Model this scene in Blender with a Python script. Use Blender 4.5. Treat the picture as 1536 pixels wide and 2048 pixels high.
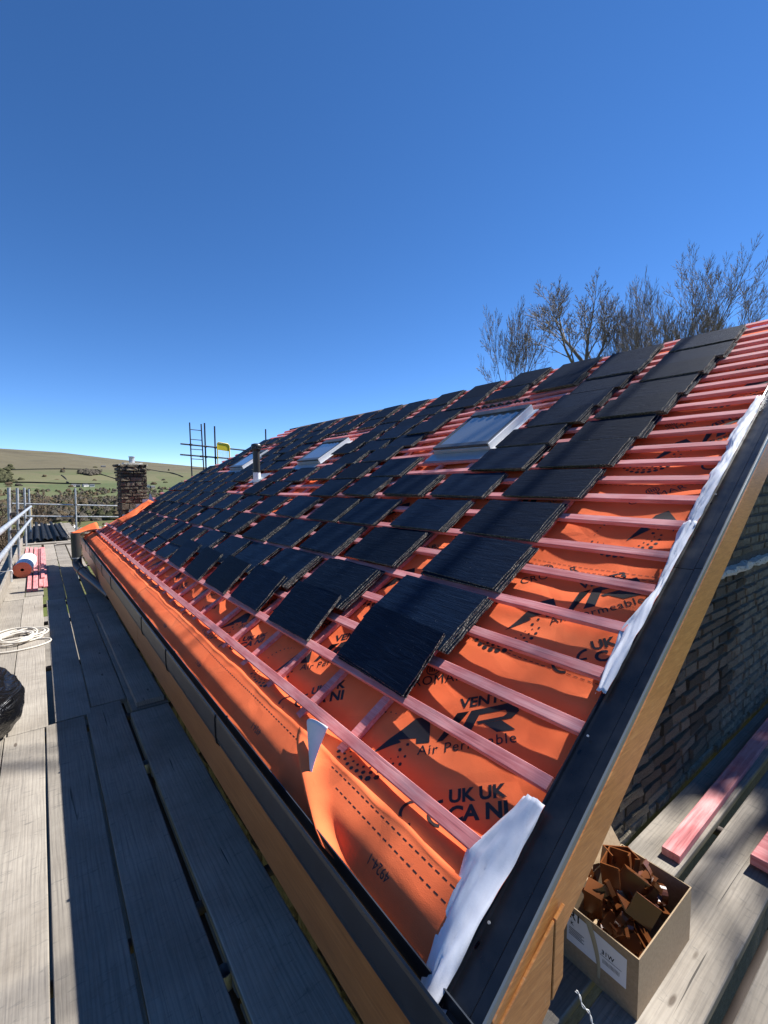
import bpy, bmesh, math, random
from mathutils import Vector, Matrix, noise, Quaternion
from mathutils.bvhtree import BVHTree
for o in list(bpy.data.objects): bpy.data.objects.remove(o)
SC = bpy.context.scene
COL = SC.collection
R_ = math.radians

# ------------------------------------------------------------------ camera
PITCH, YAW, ROLL, FPX = R_(4.082), R_(37.091), R_(-.310), 911.15
F = Vector((math.sin(YAW)*math.cos(PITCH), math.cos(YAW)*math.cos(PITCH), -math.sin(PITCH)))
R0 = Vector((math.cos(YAW), -math.sin(YAW), 0)); U0 = R0.cross(F)
RR = R0*math.cos(ROLL)+U0*math.sin(ROLL); UU = RR.cross(F)
CAMP = Vector((0, 0, 1.68))
cam = bpy.data.cameras.new('camera'); camo = bpy.data.objects.new('camera', cam); COL.objects.link(camo)
cam.sensor_fit = 'HORIZONTAL'; cam.sensor_width = 36; cam.lens = 36*FPX/1536
cam.clip_start = .05; cam.clip_end = 20000
M = Matrix((RR, UU, -F)).transposed().to_4x4(); M.translation = CAMP
camo.matrix_world = M
SC.camera = camo

# ------------------------------------------------------------------ light
SUN = Vector((1, -.15, 1.09)).normalized()
SUN_EL = math.asin(SUN.z); SUN_AZ = math.atan2(SUN.x, SUN.y)
world = bpy.data.worlds.new('World'); SC.world = world; world.use_nodes = True
nt = world.node_tree; nt.nodes.clear()
sky = nt.nodes.new('ShaderNodeTexSky'); sky.sky_type = 'NISHITA'; sky.sun_disc = False
sky.sun_elevation = SUN_EL; sky.sun_rotation = SUN_AZ
sky.altitude = 600; sky.air_density = .55; sky.dust_density = 0; sky.ozone_density = 3.5
bg = nt.nodes.new('ShaderNodeBackground'); bg.inputs['Strength'].default_value = .1
wo = nt.nodes.new('ShaderNodeOutputWorld')
hs_ = nt.nodes.new('ShaderNodeHueSaturation'); hs_.inputs['Saturation'].default_value = 1.22; hs_.inputs['Hue'].default_value = .504
gm_ = nt.nodes.new('ShaderNodeGamma'); gm_.inputs['Gamma'].default_value = .95
nt.links.new(sky.outputs[0], gm_.inputs[0]); nt.links.new(gm_.outputs[0], hs_.inputs['Color']); nt.links.new(hs_.outputs[0], bg.inputs[0]); nt.links.new(bg.outputs[0], wo.inputs[0])
sl = bpy.data.lights.new('sun', 'SUN'); sl.energy = 4.6; sl.angle = R_(.53); sl.color = (1, .98, .945)
so = bpy.data.objects.new('sun', sl); COL.objects.link(so)
so.rotation_euler = SUN.to_track_quat('Z', 'Y').to_euler()
SC.view_settings.view_transform = 'Standard'; SC.view_settings.look = 'None'
SC.view_settings.gamma = 1; SC.view_settings.exposure = 1.18
SC.view_settings.use_curve_mapping = False

# ------------------------------------------------------------------ helpers
rnd = random.Random(7)
def tag(o, label=None, cat=None, group=None, kind=None):
    if label: o['label'] = label
    if cat: o['category'] = cat
    if group: o['group'] = group
    if kind: o['kind'] = kind
    return o
def wpos(o):
    v = Vector(o.location)
    while o.parent: o = o.parent; v += Vector(o.location)
    return v
def root(name, loc, label, cat, group=None):
    o = bpy.data.objects.new(name, None); COL.objects.link(o); o.location = loc
    o.empty_display_size = .1
    return tag(o, label, cat, group)
UNIT = .9                                     # the house is drawn in units of 0.9 m
HM = Matrix.Translation((0, 0, 1.68*(1-UNIT))) @ Matrix.Scale(UNIT, 4)
def in_house(o):
    while o.parent: o = o.parent
    return o.get('label', '').startswith('stone house with its roof')
def mobj(name, me, parent=None, label=None):
    """mesh written in world coordinates (house units inside the house), hung under an unrotated parent"""
    if parent is not None and in_house(parent): me.transform(HM)
    o = bpy.data.objects.new(name, me); COL.objects.link(o)
    if parent is not None:
        o.parent = parent; o.location = -wpos(parent)
    if label: o['label'] = label
    return o
def lobj(name, me, parent, loc=(0,0,0)):
    o = bpy.data.objects.new(name, me); COL.objects.link(o); o.parent = parent; o.location = loc
    return o
def thing(name, me, label, cat, group=None, origin=None):
    o = bpy.data.objects.new(name, me); COL.objects.link(o)
    if origin is not None:
        origin = Vector(origin); me.transform(Matrix.Translation(-origin)); o.location = origin
    return tag(o, label, cat, group)
class MB:
    def __init__(s): s.v = []; s.f = []; s.mi = []; s.sm = []
    def add(s, vs, fs, mi=0, smooth=False):
        b = len(s.v); s.v += [tuple(v) for v in vs]
        for f in fs: s.f.append([i+b for i in f]); s.mi.append(mi); s.sm.append(smooth)
        return s
    def box(s, a, b, mi=0, jit=0):
        x0,y0,z0 = a; x1,y1,z1 = b
        vs = [(x,y,z) for z in (z0,z1) for y in (y0,y1) for x in (x0,x1)]
        if jit: vs = [(v[0]+rnd.uniform(-jit,jit), v[1]+rnd.uniform(-jit,jit), v[2]+rnd.uniform(-jit,jit)) for v in vs]
        return s.add(vs, [(0,2,3,1),(4,5,7,6),(0,1,5,4),(2,6,7,3),(0,4,6,2),(1,3,7,5)], mi)
    def tube(s, pts, r, n=12, mi=0, cap=True, smooth=True):
        pts = [Vector(p) for p in pts]; k = len(pts)
        rs = r if isinstance(r, (list, tuple)) else [r]*k
        vs = []; prev = None
        for i, p in enumerate(pts):
            t = (pts[min(i+1,k-1)]-pts[max(i-1,0)]).normalized()
            if prev is None:
                a = t.orthogonal().normalized()
            else:
                a = (prev - t*prev.dot(t))
                a = a.normalized() if a.length > 1e-6 else t.orthogonal().normalized()
            prev = a; b = t.cross(a)
            for j in range(n):
                th = 2*math.pi*j/n
                vs.append(p+(a*math.cos(th)+b*math.sin(th))*rs[i])
        fs = []
        for i in range(k-1):
            for j in range(n):
                fs.append((i*n+j, i*n+(j+1)%n, (i+1)*n+(j+1)%n, (i+1)*n+j))
        s.add(vs, fs, mi, smooth)
        if cap:
            s.add(vs[:n], [list(range(n))[::-1]], mi); s.add(vs[-n:], [list(range(n))], mi)
        return s
    def extr(s, prof, a, b, mi=0, closed=True, smooth=False):
        """profile: list of offset vectors, swept a->b"""
        a, b = Vector(a), Vector(b); n = len(prof)
        vs = [a+Vector(p) for p in prof]+[b+Vector(p) for p in prof]
        fs = [(i,(i+1)%n,(i+1)%n+n,i+n) for i in range(n if closed else n-1)]
        if closed: fs += [list(range(n))[::-1], list(range(n,2*n))]
        return s.add(vs, fs, mi, smooth)
    def mesh(s, name, *mats, recalc=True):
        me = bpy.data.meshes.new(name); me.from_pydata(s.v, [], s.f)
        for m in mats: me.materials.append(m)
        me.polygons.foreach_set('material_index', s.mi)
        me.polygons.foreach_set('use_smooth', s.sm)
        if recalc:
            bm = bmesh.new(); bm.from_mesh(me); bmesh.ops.recalc_face_normals(bm, faces=bm.faces); bm.to_mesh(me); bm.free()
        me.update(); return me
def bevel(o, w=.003, seg=1):
    m = o.modifiers.new('bevel', 'BEVEL'); m.width = w; m.segments = seg; m.limit_method = 'ANGLE'; return o

# ------------------------------------------------------------------ materials
def mat(name, col=(.5,.5,.5), rough=.8, spec=.5, metal=0, build=None, **kw):
    m = bpy.data.materials.new(name); m.use_nodes = True; n = m.node_tree
    b = n.nodes['Principled BSDF']
    b.inputs['Base Color'].default_value = (*col, 1); b.inputs['Roughness'].default_value = rough
    b.inputs['Metallic'].default_value = metal; b.inputs['Specular IOR Level'].default_value = spec
    for k, v in kw.items(): b.inputs[k.replace('_',' ')].default_value = v
    if build: build(n, b)
    return m
def N(n, t, **kw):
    x = n.nodes.new(t)
    for k, v in kw.items():
        if k in x.inputs: x.inputs[k].default_value = v
        else: setattr(x, k, v)
    return x
def coords(n, kind='Object', scale=(1,1,1), rot=(0,0,0), rand=False):
    tc = N(n, 'ShaderNodeTexCoord'); mp = N(n, 'ShaderNodeMapping')
    mp.inputs['Scale'].default_value = scale; mp.inputs['Rotation'].default_value = rot
    n.links.new(tc.outputs[kind], mp.inputs['Vector'])
    if rand:
        oi = N(n, 'ShaderNodeObjectInfo'); mu = N(n, 'ShaderNodeMath', operation='MULTIPLY'); mu.inputs[1].default_value = 37
        n.links.new(oi.outputs['Random'], mu.inputs[0])
        cx = N(n, 'ShaderNodeCombineXYZ'); n.links.new(mu.outputs[0], cx.inputs[0]); n.links.new(mu.outputs[0], cx.inputs[1])
        n.links.new(cx.outputs[0], mp.inputs['Location'])
    return mp.outputs[0]
def noisef(n, vec, scale, detail=4, rough=.6, dist=0):
    t = N(n, 'ShaderNodeTexNoise'); t.inputs['Scale'].default_value = scale; t.inputs['Detail'].default_value = detail
    t.inputs['Roughness'].default_value = rough; t.inputs['Distortion'].default_value = dist
    n.links.new(vec, t.inputs['Vector']); return t.outputs['Fac']
def ramp(n, fac, stops):
    r = N(n, 'ShaderNodeValToRGB'); e = r.color_ramp.elements
    while len(e) < len(stops): e.new(.5)
    for i, (p, c) in enumerate(stops):
        e[i].position = p; e[i].color = (*c, 1) if len(c) == 3 else c
    n.links.new(fac, r.inputs[0]); return r.outputs[0]
def mix(n, fac, a, b, mode='MIX'):
    m = N(n, 'ShaderNodeMix', data_type='RGBA', blend_type=mode)
    for sock, v in ((m.inputs[0], fac), (m.inputs[6], a), (m.inputs[7], b)):
        if isinstance(v, (int, float)): sock.default_value = v
        elif isinstance(v, tuple): sock.default_value = (*v, 1)
        else: n.links.new(v, sock)
    return m.outputs[2]
def bump(n, b, h, strength=.3, dist=.01, prev=None):
    x = N(n, 'ShaderNodeBump'); x.inputs['Strength'].default_value = strength; x.inputs['Distance'].default_value = dist
    n.links.new(h, x.inputs['Height'])
    if prev: n.links.new(prev, x.inputs['Normal'])
    n.links.new(x.outputs[0], b.inputs['Normal']); return x.outputs[0]
def randval(n, lo, hi):
    oi = N(n, 'ShaderNodeObjectInfo'); mr = N(n, 'ShaderNodeMapRange'); mr.inputs[3].default_value = lo; mr.inputs[4].default_value = hi
    n.links.new(oi.outputs['Random'], mr.inputs[0]); return mr.outputs[0]

def slate_b(n, b):
    v = coords(n, 'Object', (7, 1.2, 7), rand=True)
    v2 = coords(n, 'Object', (26, 2.2, 26), rand=True)
    a = noisef(n, v, 3, 6, .65, .6); c = noisef(n, v2, 5, 4, .7)
    base = ramp(n, a, [(.3, (.0015,.0048,.013)), (.55, (.0025,.008,.021)), (.75, (.005,.013,.031))])
    st = ramp(n, c, [(.62, (0,0,0)), (.71, (1,1,1))])
    st2 = ramp(n, a, [(.48, (0,0,0)), (.60, (1,1,1))])
    sm = mix(n, 1, st, st2, 'MULTIPLY')
    hv = N(n, 'ShaderNodeHueSaturation'); n.links.new(base, hv.inputs['Color']); n.links.new(randval(n, .55, 1.45), hv.inputs['Value'])
    col = mix(n, sm, hv.outputs[0], (.05,.065,.085))
    sc = noisef(n, coords(n, 'Object', (3, 9, 3), rand=True), 9, 2, .5)
    scm = ramp(n, sc, [(.73, (0,0,0)), (.77, (.6,.6,.6))])
    col = mix(n, scm, col, (.13,.14,.16))
    n.links.new(col, b.inputs['Base Color'])
    bm = bump(n, b, a, .55, .006); bump(n, b, c, .35, .002, bm)
slate = mat('slate_face', rough=.55, spec=.07, build=slate_b)
def sedge_b(n, b):
    a = noisef(n, coords(n, 'Object', (1,1,1), rand=True), 60, 3, .7)
    n.links.new(ramp(n, a, [(.40, (.018,.020,.024)), (.54, (.10,.095,.085)), (.66, (.48,.43,.34))]), b.inputs['Base Color'])
    bump(n, b, a, .8, .004)
slate_edge = mat('slate_riven_edge', rough=.9, build=sedge_b)

def batten_b(n, b):
    v = coords(n, 'Object', (14, .9, 14), rand=True)
    a = noisef(n, v, 4, 6, .6, .5)
    v3 = coords(n, 'Object', (60, 1.6, 60), rand=True); g = noisef(n, v3, 3, 3, .6)
    blot = noisef(n, coords(n, 'Object', (3,3,3), rand=True), 2.2, 3, .6)
    col = ramp(n, a, [(.3, (.45,.115,.115)), (.5, (.60,.205,.20)), (.72, (.70,.34,.32))])
    col = mix(n, ramp(n, blot, [(.45, (0,0,0)), (.75, (.6,.6,.6))]), col, (.64,.33,.31))
    col = mix(n, ramp(n, g, [(.3, (.45,.45,.45)), (.42, (0,0,0))]), col, (.22,.04,.045))
    hv = N(n, 'ShaderNodeHueSaturation'); n.links.new(col, hv.inputs['Color']); n.links.new(randval(n, .85, 1.12), hv.inputs['Value'])
    n.links.new(hv.outputs[0], b.inputs['Base Color']); bump(n, b, g, .4, .002)
batten_m = mat('red_treated_batten', rough=.75, spec=.3, build=batten_b)
def memb_b(n, b):
    v = coords(n)
    w = N(n, 'ShaderNodeTexVoronoi'); w.inputs['Scale'].default_value = 420; n.links.new(v, w.inputs['Vector'])
    a = noisef(n, v, 2.2, 5, .6); c = noisef(n, v, 38, 4, .7)
    col = ramp(n, a, [(.3, (.84,.150,.05)), (.6, (.92,.19,.066)), (.8, (.94,.23,.085))])
    col = mix(n, ramp(n, c, [(.66, (0,0,0)), (.8, (.35,.35,.35))]), col, (.35,.10,.06))
    n.links.new(col, b.inputs['Base Color'])
    cr = N(n, 'ShaderNodeTexVoronoi', feature='DISTANCE_TO_EDGE'); cr.inputs['Scale'].default_value = 3.2
    wv_ = N(n, 'ShaderNodeMix', data_type='RGBA'); n.links.new(v, wv_.inputs[6]); wv_.inputs[0].default_value = .12
    nz = N(n, 'ShaderNodeTexNoise'); nz.inputs['Scale'].default_value = 3; n.links.new(v, nz.inputs['Vector']); n.links.new(nz.outputs['Color'], wv_.inputs[7]); n.links.new(wv_.outputs[2], cr.inputs['Vector'])
    p = bump(n, b, a, .3, .015); p = bump(n, b, ramp(n, cr.outputs['Distance'], [(0, (0,)*3), (.09, (1,)*3)]), .28, .004, p); bump(n, b, w.outputs['Distance'], .3, .001, p)
memb = mat('orange_roof_membrane', rough=.9, spec=.12, build=memb_b)
def white_b(n, b):
    v = coords(n); a = noisef(n, v, 9, 5, .6)
    ck = N(n, 'ShaderNodeTexVoronoi'); ck.inputs['Scale'].default_value = 300; n.links.new(v, ck.inputs['Vector'])
    n.links.new(ramp(n, a, [(.3, (.62,.62,.66)), (.7, (.8,.8,.82))]), b.inputs['Base Color'])
    bump(n, b, ck.outputs['Distance'], .15, .0006)
white_m = mat('white_membrane_back', rough=.7, build=white_b)
ink = mat('black_print', (.012,.01,.012), .55)
def blk_b(n, b):
    v = coords(n); a = noisef(n, v, 14, 5, .6)
    n.links.new(ramp(n, a, [(.35, (.005,.007,.011)), (.7, (.009,.012,.018))]), b.inputs['Base Color'])
    sp = noisef(n, v, 160, 2, .5)
    n.links.new(ramp(n, a, [(.3, (.26,)*3), (.7, (.36,)*3)]), b.inputs['Roughness'])
black_pl = mat('black_plastic_trim', rough=.3, spec=.5, build=blk_b)
def gut_b(n, b):
    v = coords(n); a = noisef(n, v, 10, 5, .6)
    n.links.new(ramp(n, a, [(.35, (.016,.020,.027)), (.7, (.028,.034,.043))]), b.inputs['Base Color'])
gutter_m = mat('grey_black_gutter_plastic', rough=.38, spec=.5, build=gut_b)
def oak_b(n, b):
    v = coords(n, 'Object', (3, 3, 26), (0, R_(-32), 0)); a = noisef(n, v, 5, 7, .65, .8)
    d = noisef(n, coords(n), 60, 4, .7)
    col = ramp(n, a, [(.3, (.28,.105,.028)), (.55, (.42,.175,.05)), (.75, (.52,.26,.09))])
    col = mix(n, ramp(n, d, [(.62, (0,0,0)), (.8, (.5,.5,.5))]), col, (.55,.42,.27))
    n.links.new(col, b.inputs['Base Color']); bump(n, b, a, .12, .002)
oak = mat('golden_oak_foil_board', rough=.32, spec=.5, build=oak_b)
def oakf_b(n, b):
    v = coords(n, 'Object', (30, 1.2, 30)); a = noisef(n, v, 4, 7, .65, .8)
    n.links.new(ramp(n, a, [(.3, (.27,.10,.025)), (.55, (.38,.15,.04)), (.75, (.46,.21,.07))]), b.inputs['Base Color']); bump(n, b, a, .12, .002)
oak_f = mat('golden_oak_fascia', rough=.35, spec=.5, build=oakf_b)
def board_b(axis):
    Y = axis == 'y'
    def sc(a, l): return (a, l, a) if Y else (l, a, a)
    def f(n, b):
        warp = noisef(n, coords(n, 'Object', sc(2.2, .9), rand=True), 1.6, 3, .5)
        wv = N(n, 'ShaderNodeTexWave', wave_type='BANDS', bands_direction='X' if Y else 'Y')
        wv.inputs['Scale'].default_value = 7; wv.inputs['Distortion'].default_value = 11; wv.inputs['Detail'].default_value = 2.5
        wv.inputs['Detail Scale'].default_value = .55; wv.inputs['Detail Roughness'].default_value = .6
        n.links.new(coords(n, 'Object', sc(2.6, .30), rand=True), wv.inputs['Vector'])
        g = noisef(n, coords(n, 'Object', sc(46, .9), rand=True), 3, 4, .7, .4)
        crack = noisef(n, coords(n, 'Object', sc(16, .45), rand=True), 2.6, 2, .5, .7)
        st = noisef(n, coords(n, rand=True), 1.7, 6, .68)
        scuff = noisef(n, coords(n, 'Object', sc(5, 22) , rand=True), 2.4, 4, .65, 1)
        kn = N(n, 'ShaderNodeTexVoronoi'); kn.inputs['Scale'].default_value = 1.0; kn.inputs['Randomness'].default_value = 1
        n.links.new(coords(n, 'Object', (7.5,2.2,0) if Y else (2.2,7.5,0), rand=True), kn.inputs['Vector'])
        col = ramp(n, st, [(.3, (.19,.162,.128)), (.5, (.28,.245,.20)), (.68, (.345,.305,.25))])
        col = mix(n, ramp(n, wv.outputs['Fac'], [(.05, (.22,)*3), (.4, (0,0,0))]), col, (.13,.11,.09))
        col = mix(n, ramp(n, g, [(.33, (.5,)*3), (.5, (0,0,0))]), col, (.13,.115,.10))
        col = mix(n, ramp(n, crack, [(.255, (.9,)*3), (.285, (0,0,0))]), col, (.035,.03,.026))
        col = mix(n, ramp(n, scuff, [(.58, (0,0,0)), (.70, (.6,)*3)]), col, (.13,.12,.105))
        col = mix(n, ramp(n, kn.outputs['Distance'], [(.045, (.85,)*3), (.08, (0,0,0))]), col, (.075,.055,.04))
        hv = N(n, 'ShaderNodeHueSaturation'); n.links.new(col, hv.inputs['Color']); n.links.new(randval(n, .78, 1.14), hv.inputs['Value'])
        n.links.new(hv.outputs[0], b.inputs['Base Color'])
        p = bump(n, b, crack, .3, .004); p = bump(n, b, g, .35, .002, p); bump(n, b, wv.outputs['Fac'], .12, .002, p)
    return f
board_y = mat('weathered_board_lengthwise', rough=.85, spec=.25, build=board_b('y'))
board_x = mat('weathered_board_crosswise', rough=.85, spec=.25, build=board_b('x'))
def stone_b(n, b):
    v = coords(n, rand=True); a = noisef(n, v, 18, 6, .7); c = noisef(n, v, 3, 3, .6)
    col = ramp(n, a, [(.3, (.065,.052,.038)), (.5, (.17,.14,.10)), (.72, (.32,.27,.19))])
    col = mix(n, ramp(n, c, [(.45, (0,0,0)), (.7, (.5,)*3)]), col, (.17,.17,.14))
    hv = N(n, 'ShaderNodeHueSaturation'); n.links.new(col, hv.inputs['Color']); n.links.new(randval(n, .45, 1.5), hv.inputs['Value'])
    n.links.new(hv.outputs[0], b.inputs['Base Color']); bump(n, b, a, 1, .02)
stone = mat('gritstone', rough=.95, spec=.2, build=stone_b)
def mort_b(n, b):
    a = noisef(n, coords(n), 40, 5, .7)
    n.links.new(ramp(n, a, [(.3, (.045,.04,.034)), (.7, (.11,.10,.085))]), b.inputs['Base Color']); bump(n, b, a, .8, .01)
mortar = mat('dark_mortar', rough=.95, build=mort_b)
def pale_b(n, b):
    a = noisef(n, coords(n), 45, 5, .75)
    n.links.new(ramp(n, a, [(.34, (.10,.09,.07)), (.42, (.60,.57,.48)), (.7, (.80,.77,.70))]), b.inputs['Base Color']); bump(n, b, a, 1, .02)
sun_toned_mortar = mat('sun_toned_crumbling_mortar', rough=.95, build=pale_b)  # colour raised to stand in for sun catching the gable band and fillet
def galv_b(n, b):
    a = noisef(n, coords(n), 22, 5, .65)
    n.links.new(ramp(n, a, [(.35, (.34,.35,.36)), (.7, (.55,.56,.56))]), b.inputs['Base Color'])
    n.links.new(ramp(n, a, [(.3, (.38,)*3), (.7, (.6,)*3)]), b.inputs['Roughness'])
galv = mat('galvanised_tube', metal=.55, rough=.45, build=galv_b)
rust = mat('rusty_steel', (.09,.07,.06), .8, metal=.3)
darkm = mat('dark_steel', (.03,.03,.035), .6, metal=.2)
lead = mat('grey_lead_sheet', (.42,.44,.46), .38, metal=.6, build=lambda n,b: bump(n, b, noisef(n, coords(n), 20, 4, .6), .6, .01) and None)
whitep = mat('white_painted_frame', (.86,.86,.85), .4)
greyp = mat('grey_window_cover', (.09,.095,.10), .35, metal=.4)
glass = mat('window_glass', (.12,.13,.135), .06, spec=1.0, Coat_Weight=1.0)
pipe_m = mat('dark_soil_pipe', (.035,.035,.033), .38)
yellow = mat('yellow_gate_panel', (.8,.62,.02), .5)
def card_b(n, b):
    v = coords(n); a = noisef(n, v, 90, 4, .7); c = noisef(n, v, 6, 3, .6)
    col = ramp(n, a, [(.35, (.30,.215,.13)), (.7, (.40,.29,.18))])
    col = mix(n, ramp(n, c, [(.5, (0,0,0)), (.8, (.4,)*3)]), col, (.26,.18,.10))
    n.links.new(col, b.inputs['Base Color'])
card = mat('brown_cardboard', rough=.8, spec=.2, build=card_b)
bracket_m = mat('glossy_brown_plastic', (.16,.052,.016), .22, spec=.6)
paper = mat('white_label_paper', (.72,.72,.74), .6)
def bag_b(n, b):
    a = noisef(n, coords(n, 'Object', (1,1,2.6)), 4.5, 3, .5, 2.2)
    bump(n, b, a, .55, .05)
bag_m = mat('black_bin_liner', (.006,.006,.007), .27, spec=.6, build=bag_b)
rope_m = mat('off_white_rope', (.58,.53,.45), .85, build=lambda n,b: bump(n, b, noisef(n, coords(n), 160, 2, .5), .8, .004) and None)
def bark_b(n, b):
    a = noisef(n, coords(n), 9, 4, .6)
    n.links.new(ramp(n, a, [(.3, (.13,.11,.09)), (.7, (.27,.235,.20))]), b.inputs['Base Color'])
bark = mat('bare_bark', rough=.9, build=bark_b)
bark2 = mat('brown_twigs', (.17,.12,.075), .9)

# ------------------------------------------------------------------ ground and hill
def elev_top(az):   # skyline of the moor, degrees of elevation by degrees east of the roof's axis
    pts = [(-60,4.6),(-30,4.3),(-12,3.7),(-2.8,3.16),(1.9,2.92),(7.2,2.31),(14.2,1.67),(22,1.0),(40,.9),(75,1.4),(120,1.6),(180,2.2)]
    for (a0,e0),(a1,e1) in zip(pts, pts[1:]):
        if az <= a1: 
            t = max(0,min(1,(az-a0)/(a1-a0))); return e0+(e1-e0)*t
    return 2.2
def sm(t): t = max(0,min(1,t)); return t*t*(3-2*t)
def ground_z(x, y):
    d = math.hypot(x, y); az = math.degrees(math.atan2(x, y))
    if az < -60: az = -60
    z = -5 - 3.5*sm((d-14)/50) - 9*sm((d-60)/150) - 7*sm((d-300)/500)
    top = math.tan(R_(elev_top(az)))*2600 + 1.68
    base = -24
    mid = math.tan(R_(.1))*1500
    if d > 800: z = base + (mid-base)*sm((d-800)/700)
    if d > 1400: z = mid + (top-mid)*min(1,(d-1400)/1200)**.9
    z = z if d <= 800 else z + 0
    if d > 2600: z = top - (d-2600)*.02
    n1 = noise.noise(Vector((x*.004, y*.004, 3)))*10*sm((d-500)/900) + noise.noise(Vector((x*.03, y*.03, 9)))*.5*sm((d-30)/60)
    return z + n1*(1 - .85*sm((d-2300)/300))
def build_ground():
    radii = [0,4,9,16,25,36,50,70,95,125,160,200,250,310,380,460,550,650,750,850,950,1050,1150,1250,1350,1450,1550,1650,1750,1850,1950,2050,2150,2250,2350,2450,2550,2600,2700,3200,5000,9000]
    azs = [i*1.0 for i in range(-30, 60)] + [i*5.0 for i in range(12, 67)]
    vs = []; fs = []; n = len(azs)
    for r in radii:
        for a in azs:
            x, y = r*math.sin(R_(a)), r*math.cos(R_(a)); vs.append((x, y, ground_z(x, y) if r > 0 else -5))
    for i in range(len(radii)-1):
        for j in range(n):
            k = (j+1) % n
            fs.append((i*n+j, i*n+k, (i+1)*n+k, (i+1)*n+j))
    def g_b(nn, b):
        v = coords(nn, 'Object', (1,1,1))
        geo = N(nn, 'ShaderNodeNewGeometry'); sep = N(nn, 'ShaderNodeSeparateXYZ'); nn.links.new(geo.outputs['Position'], sep.inputs[0])
        vo = N(nn, 'ShaderNodeTexVoronoi', feature='F1'); vo.inputs['Scale'].default_value = .0062; vo.inputs['Randomness'].default_value = .8
        nn.links.new(coords(nn, 'Object', (1,1.5,0)), vo.inputs['Vector'])
        sp = N(nn, 'ShaderNodeSeparateColor'); nn.links.new(vo.outputs['Color'], sp.inputs[0])
        fld = ramp(nn, sp.outputs[0], [(0, (.10,.112,.055)), (.35, (.08,.108,.046)), (.65, (.13,.125,.07)), (1, (.07,.098,.042))])
        big = noisef(nn, v, .006, 6, .65); fine = noisef(nn, v, .12, 5, .7); grit = noisef(nn, v, 1.1, 4, .7)
        fld = mix(nn, ramp(nn, fine, [(.4, (0,0,0)), (.7, (.5,)*3)]), fld, (.155,.13,.07))
        moor = ramp(nn, big, [(.3, (.08,.068,.045)), (.55, (.12,.104,.066)), (.75, (.088,.078,.052))])
        mr = N(nn, 'ShaderNodeMapRange'); mr.inputs[1].default_value = 12; mr.inputs[2].default_value = 45
        ad = N(nn, 'ShaderNodeMath', operation='MULTIPLY_ADD'); nn.links.new(big, ad.inputs[0]); ad.inputs[1].default_value = 60
        nn.links.new(sep.outputs[2], ad.inputs[2])
        ad2 = N(nn, 'ShaderNodeMath', operation='SUBTRACT'); nn.links.new(ad.outputs[0], ad2.inputs[0]); ad2.inputs[1].default_value = 30
        nn.links.new(ad2.outputs[0], mr.inputs[0])
        col = mix(nn, mr.outputs[0], fld, moor)
        # rough grass close by
        ln = N(nn, 'ShaderNodeVectorMath', operation='LENGTH'); nn.links.new(geo.outputs['Position'], ln.inputs[0])
        m2 = N(nn, 'ShaderNodeMapRange'); m2.inputs[1].default_value = 180; m2.inputs[2].default_value = 420
        nn.links.new(ln.outputs['Value'], m2.inputs[0])
        near = ramp(nn, grit, [(.3, (.045,.04,.022)), (.5, (.10,.095,.035)), (.7, (.16,.14,.07))])
        near = mix(nn, ramp(nn, noisef(nn, v, .05, 4, .6), [(.45, (0,0,0)), (.6, (.8,)*3)]), near, (.10,.125,.03))
        col = mix(nn, m2.outputs[0], near, col)
        nn.links.new(col, b.inputs['Base Color']); bump(nn, b, grit, .6, .3)
    me = bpy.data.meshes.new('ground'); me.from_pydata(vs, [], fs); me.materials.append(mat('pasture_and_moor', rough=.95, spec=.1, build=g_b))
    for p in me.polygons: p.use_smooth = True
    o = bpy.data.objects.new('ground', me); COL.objects.link(o); tag(o, kind='structure')
build_ground()

def at(az, d, dz=0): 
    x, y = d*math.sin(R_(az)), d*math.cos(R_(az)); return Vector((x, y, ground_z(x, y)+dz))
drywall = mat('dark_drystone', (.035,.034,.028), .95)
wl = [((5.0,1560),(8.6,1330),'dark field wall slanting down the green slope, upper one'),
      ((8.5,1310),(9.8,1120),'dark field wall slanting down to the valley houses, lower one'),
      ((1.9,1500),(2.6,1310),'short dark field wall running straight down the slope'),
      ((-2,1620),(5.6,1640),'long dark wall between green fields and brown moor'),
      ((9.5,1900),(13.5,1500),'dark wall climbing the moor behind the chimney'),
      ((-2.6,1330),(5.4,1240),'dark hedge line along the foot of the green hill')]
for (a0,d0),(a1,d1),lb in wl:
    mb = MB(); K = 24; P = []
    for i in range(K+1):
        t = i/K; p = at(a0+(a1-a0)*t + .12*math.sin(t*5), d0+(d1-d0)*t, -1); P.append(p)
    for p, q in zip(P, P[1:]):
        sd = Vector((q.y-p.y, p.x-q.x, 0)).normalized()*.8; h = Vector((0,0,3.2))
        mb.add([p-sd,p+sd,q+sd,q-sd,p-sd+h,p+sd+h,q+sd+h,q-sd+h], [(0,1,2,3),(4,7,6,5),(0,4,5,1),(3,2,6,7),(0,3,7,4),(1,5,6,2)])
    thing('field_wall', mb.mesh('field_wall', drywall), lb, 'field wall', 'walls dividing the hill fields', P[0])

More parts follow.
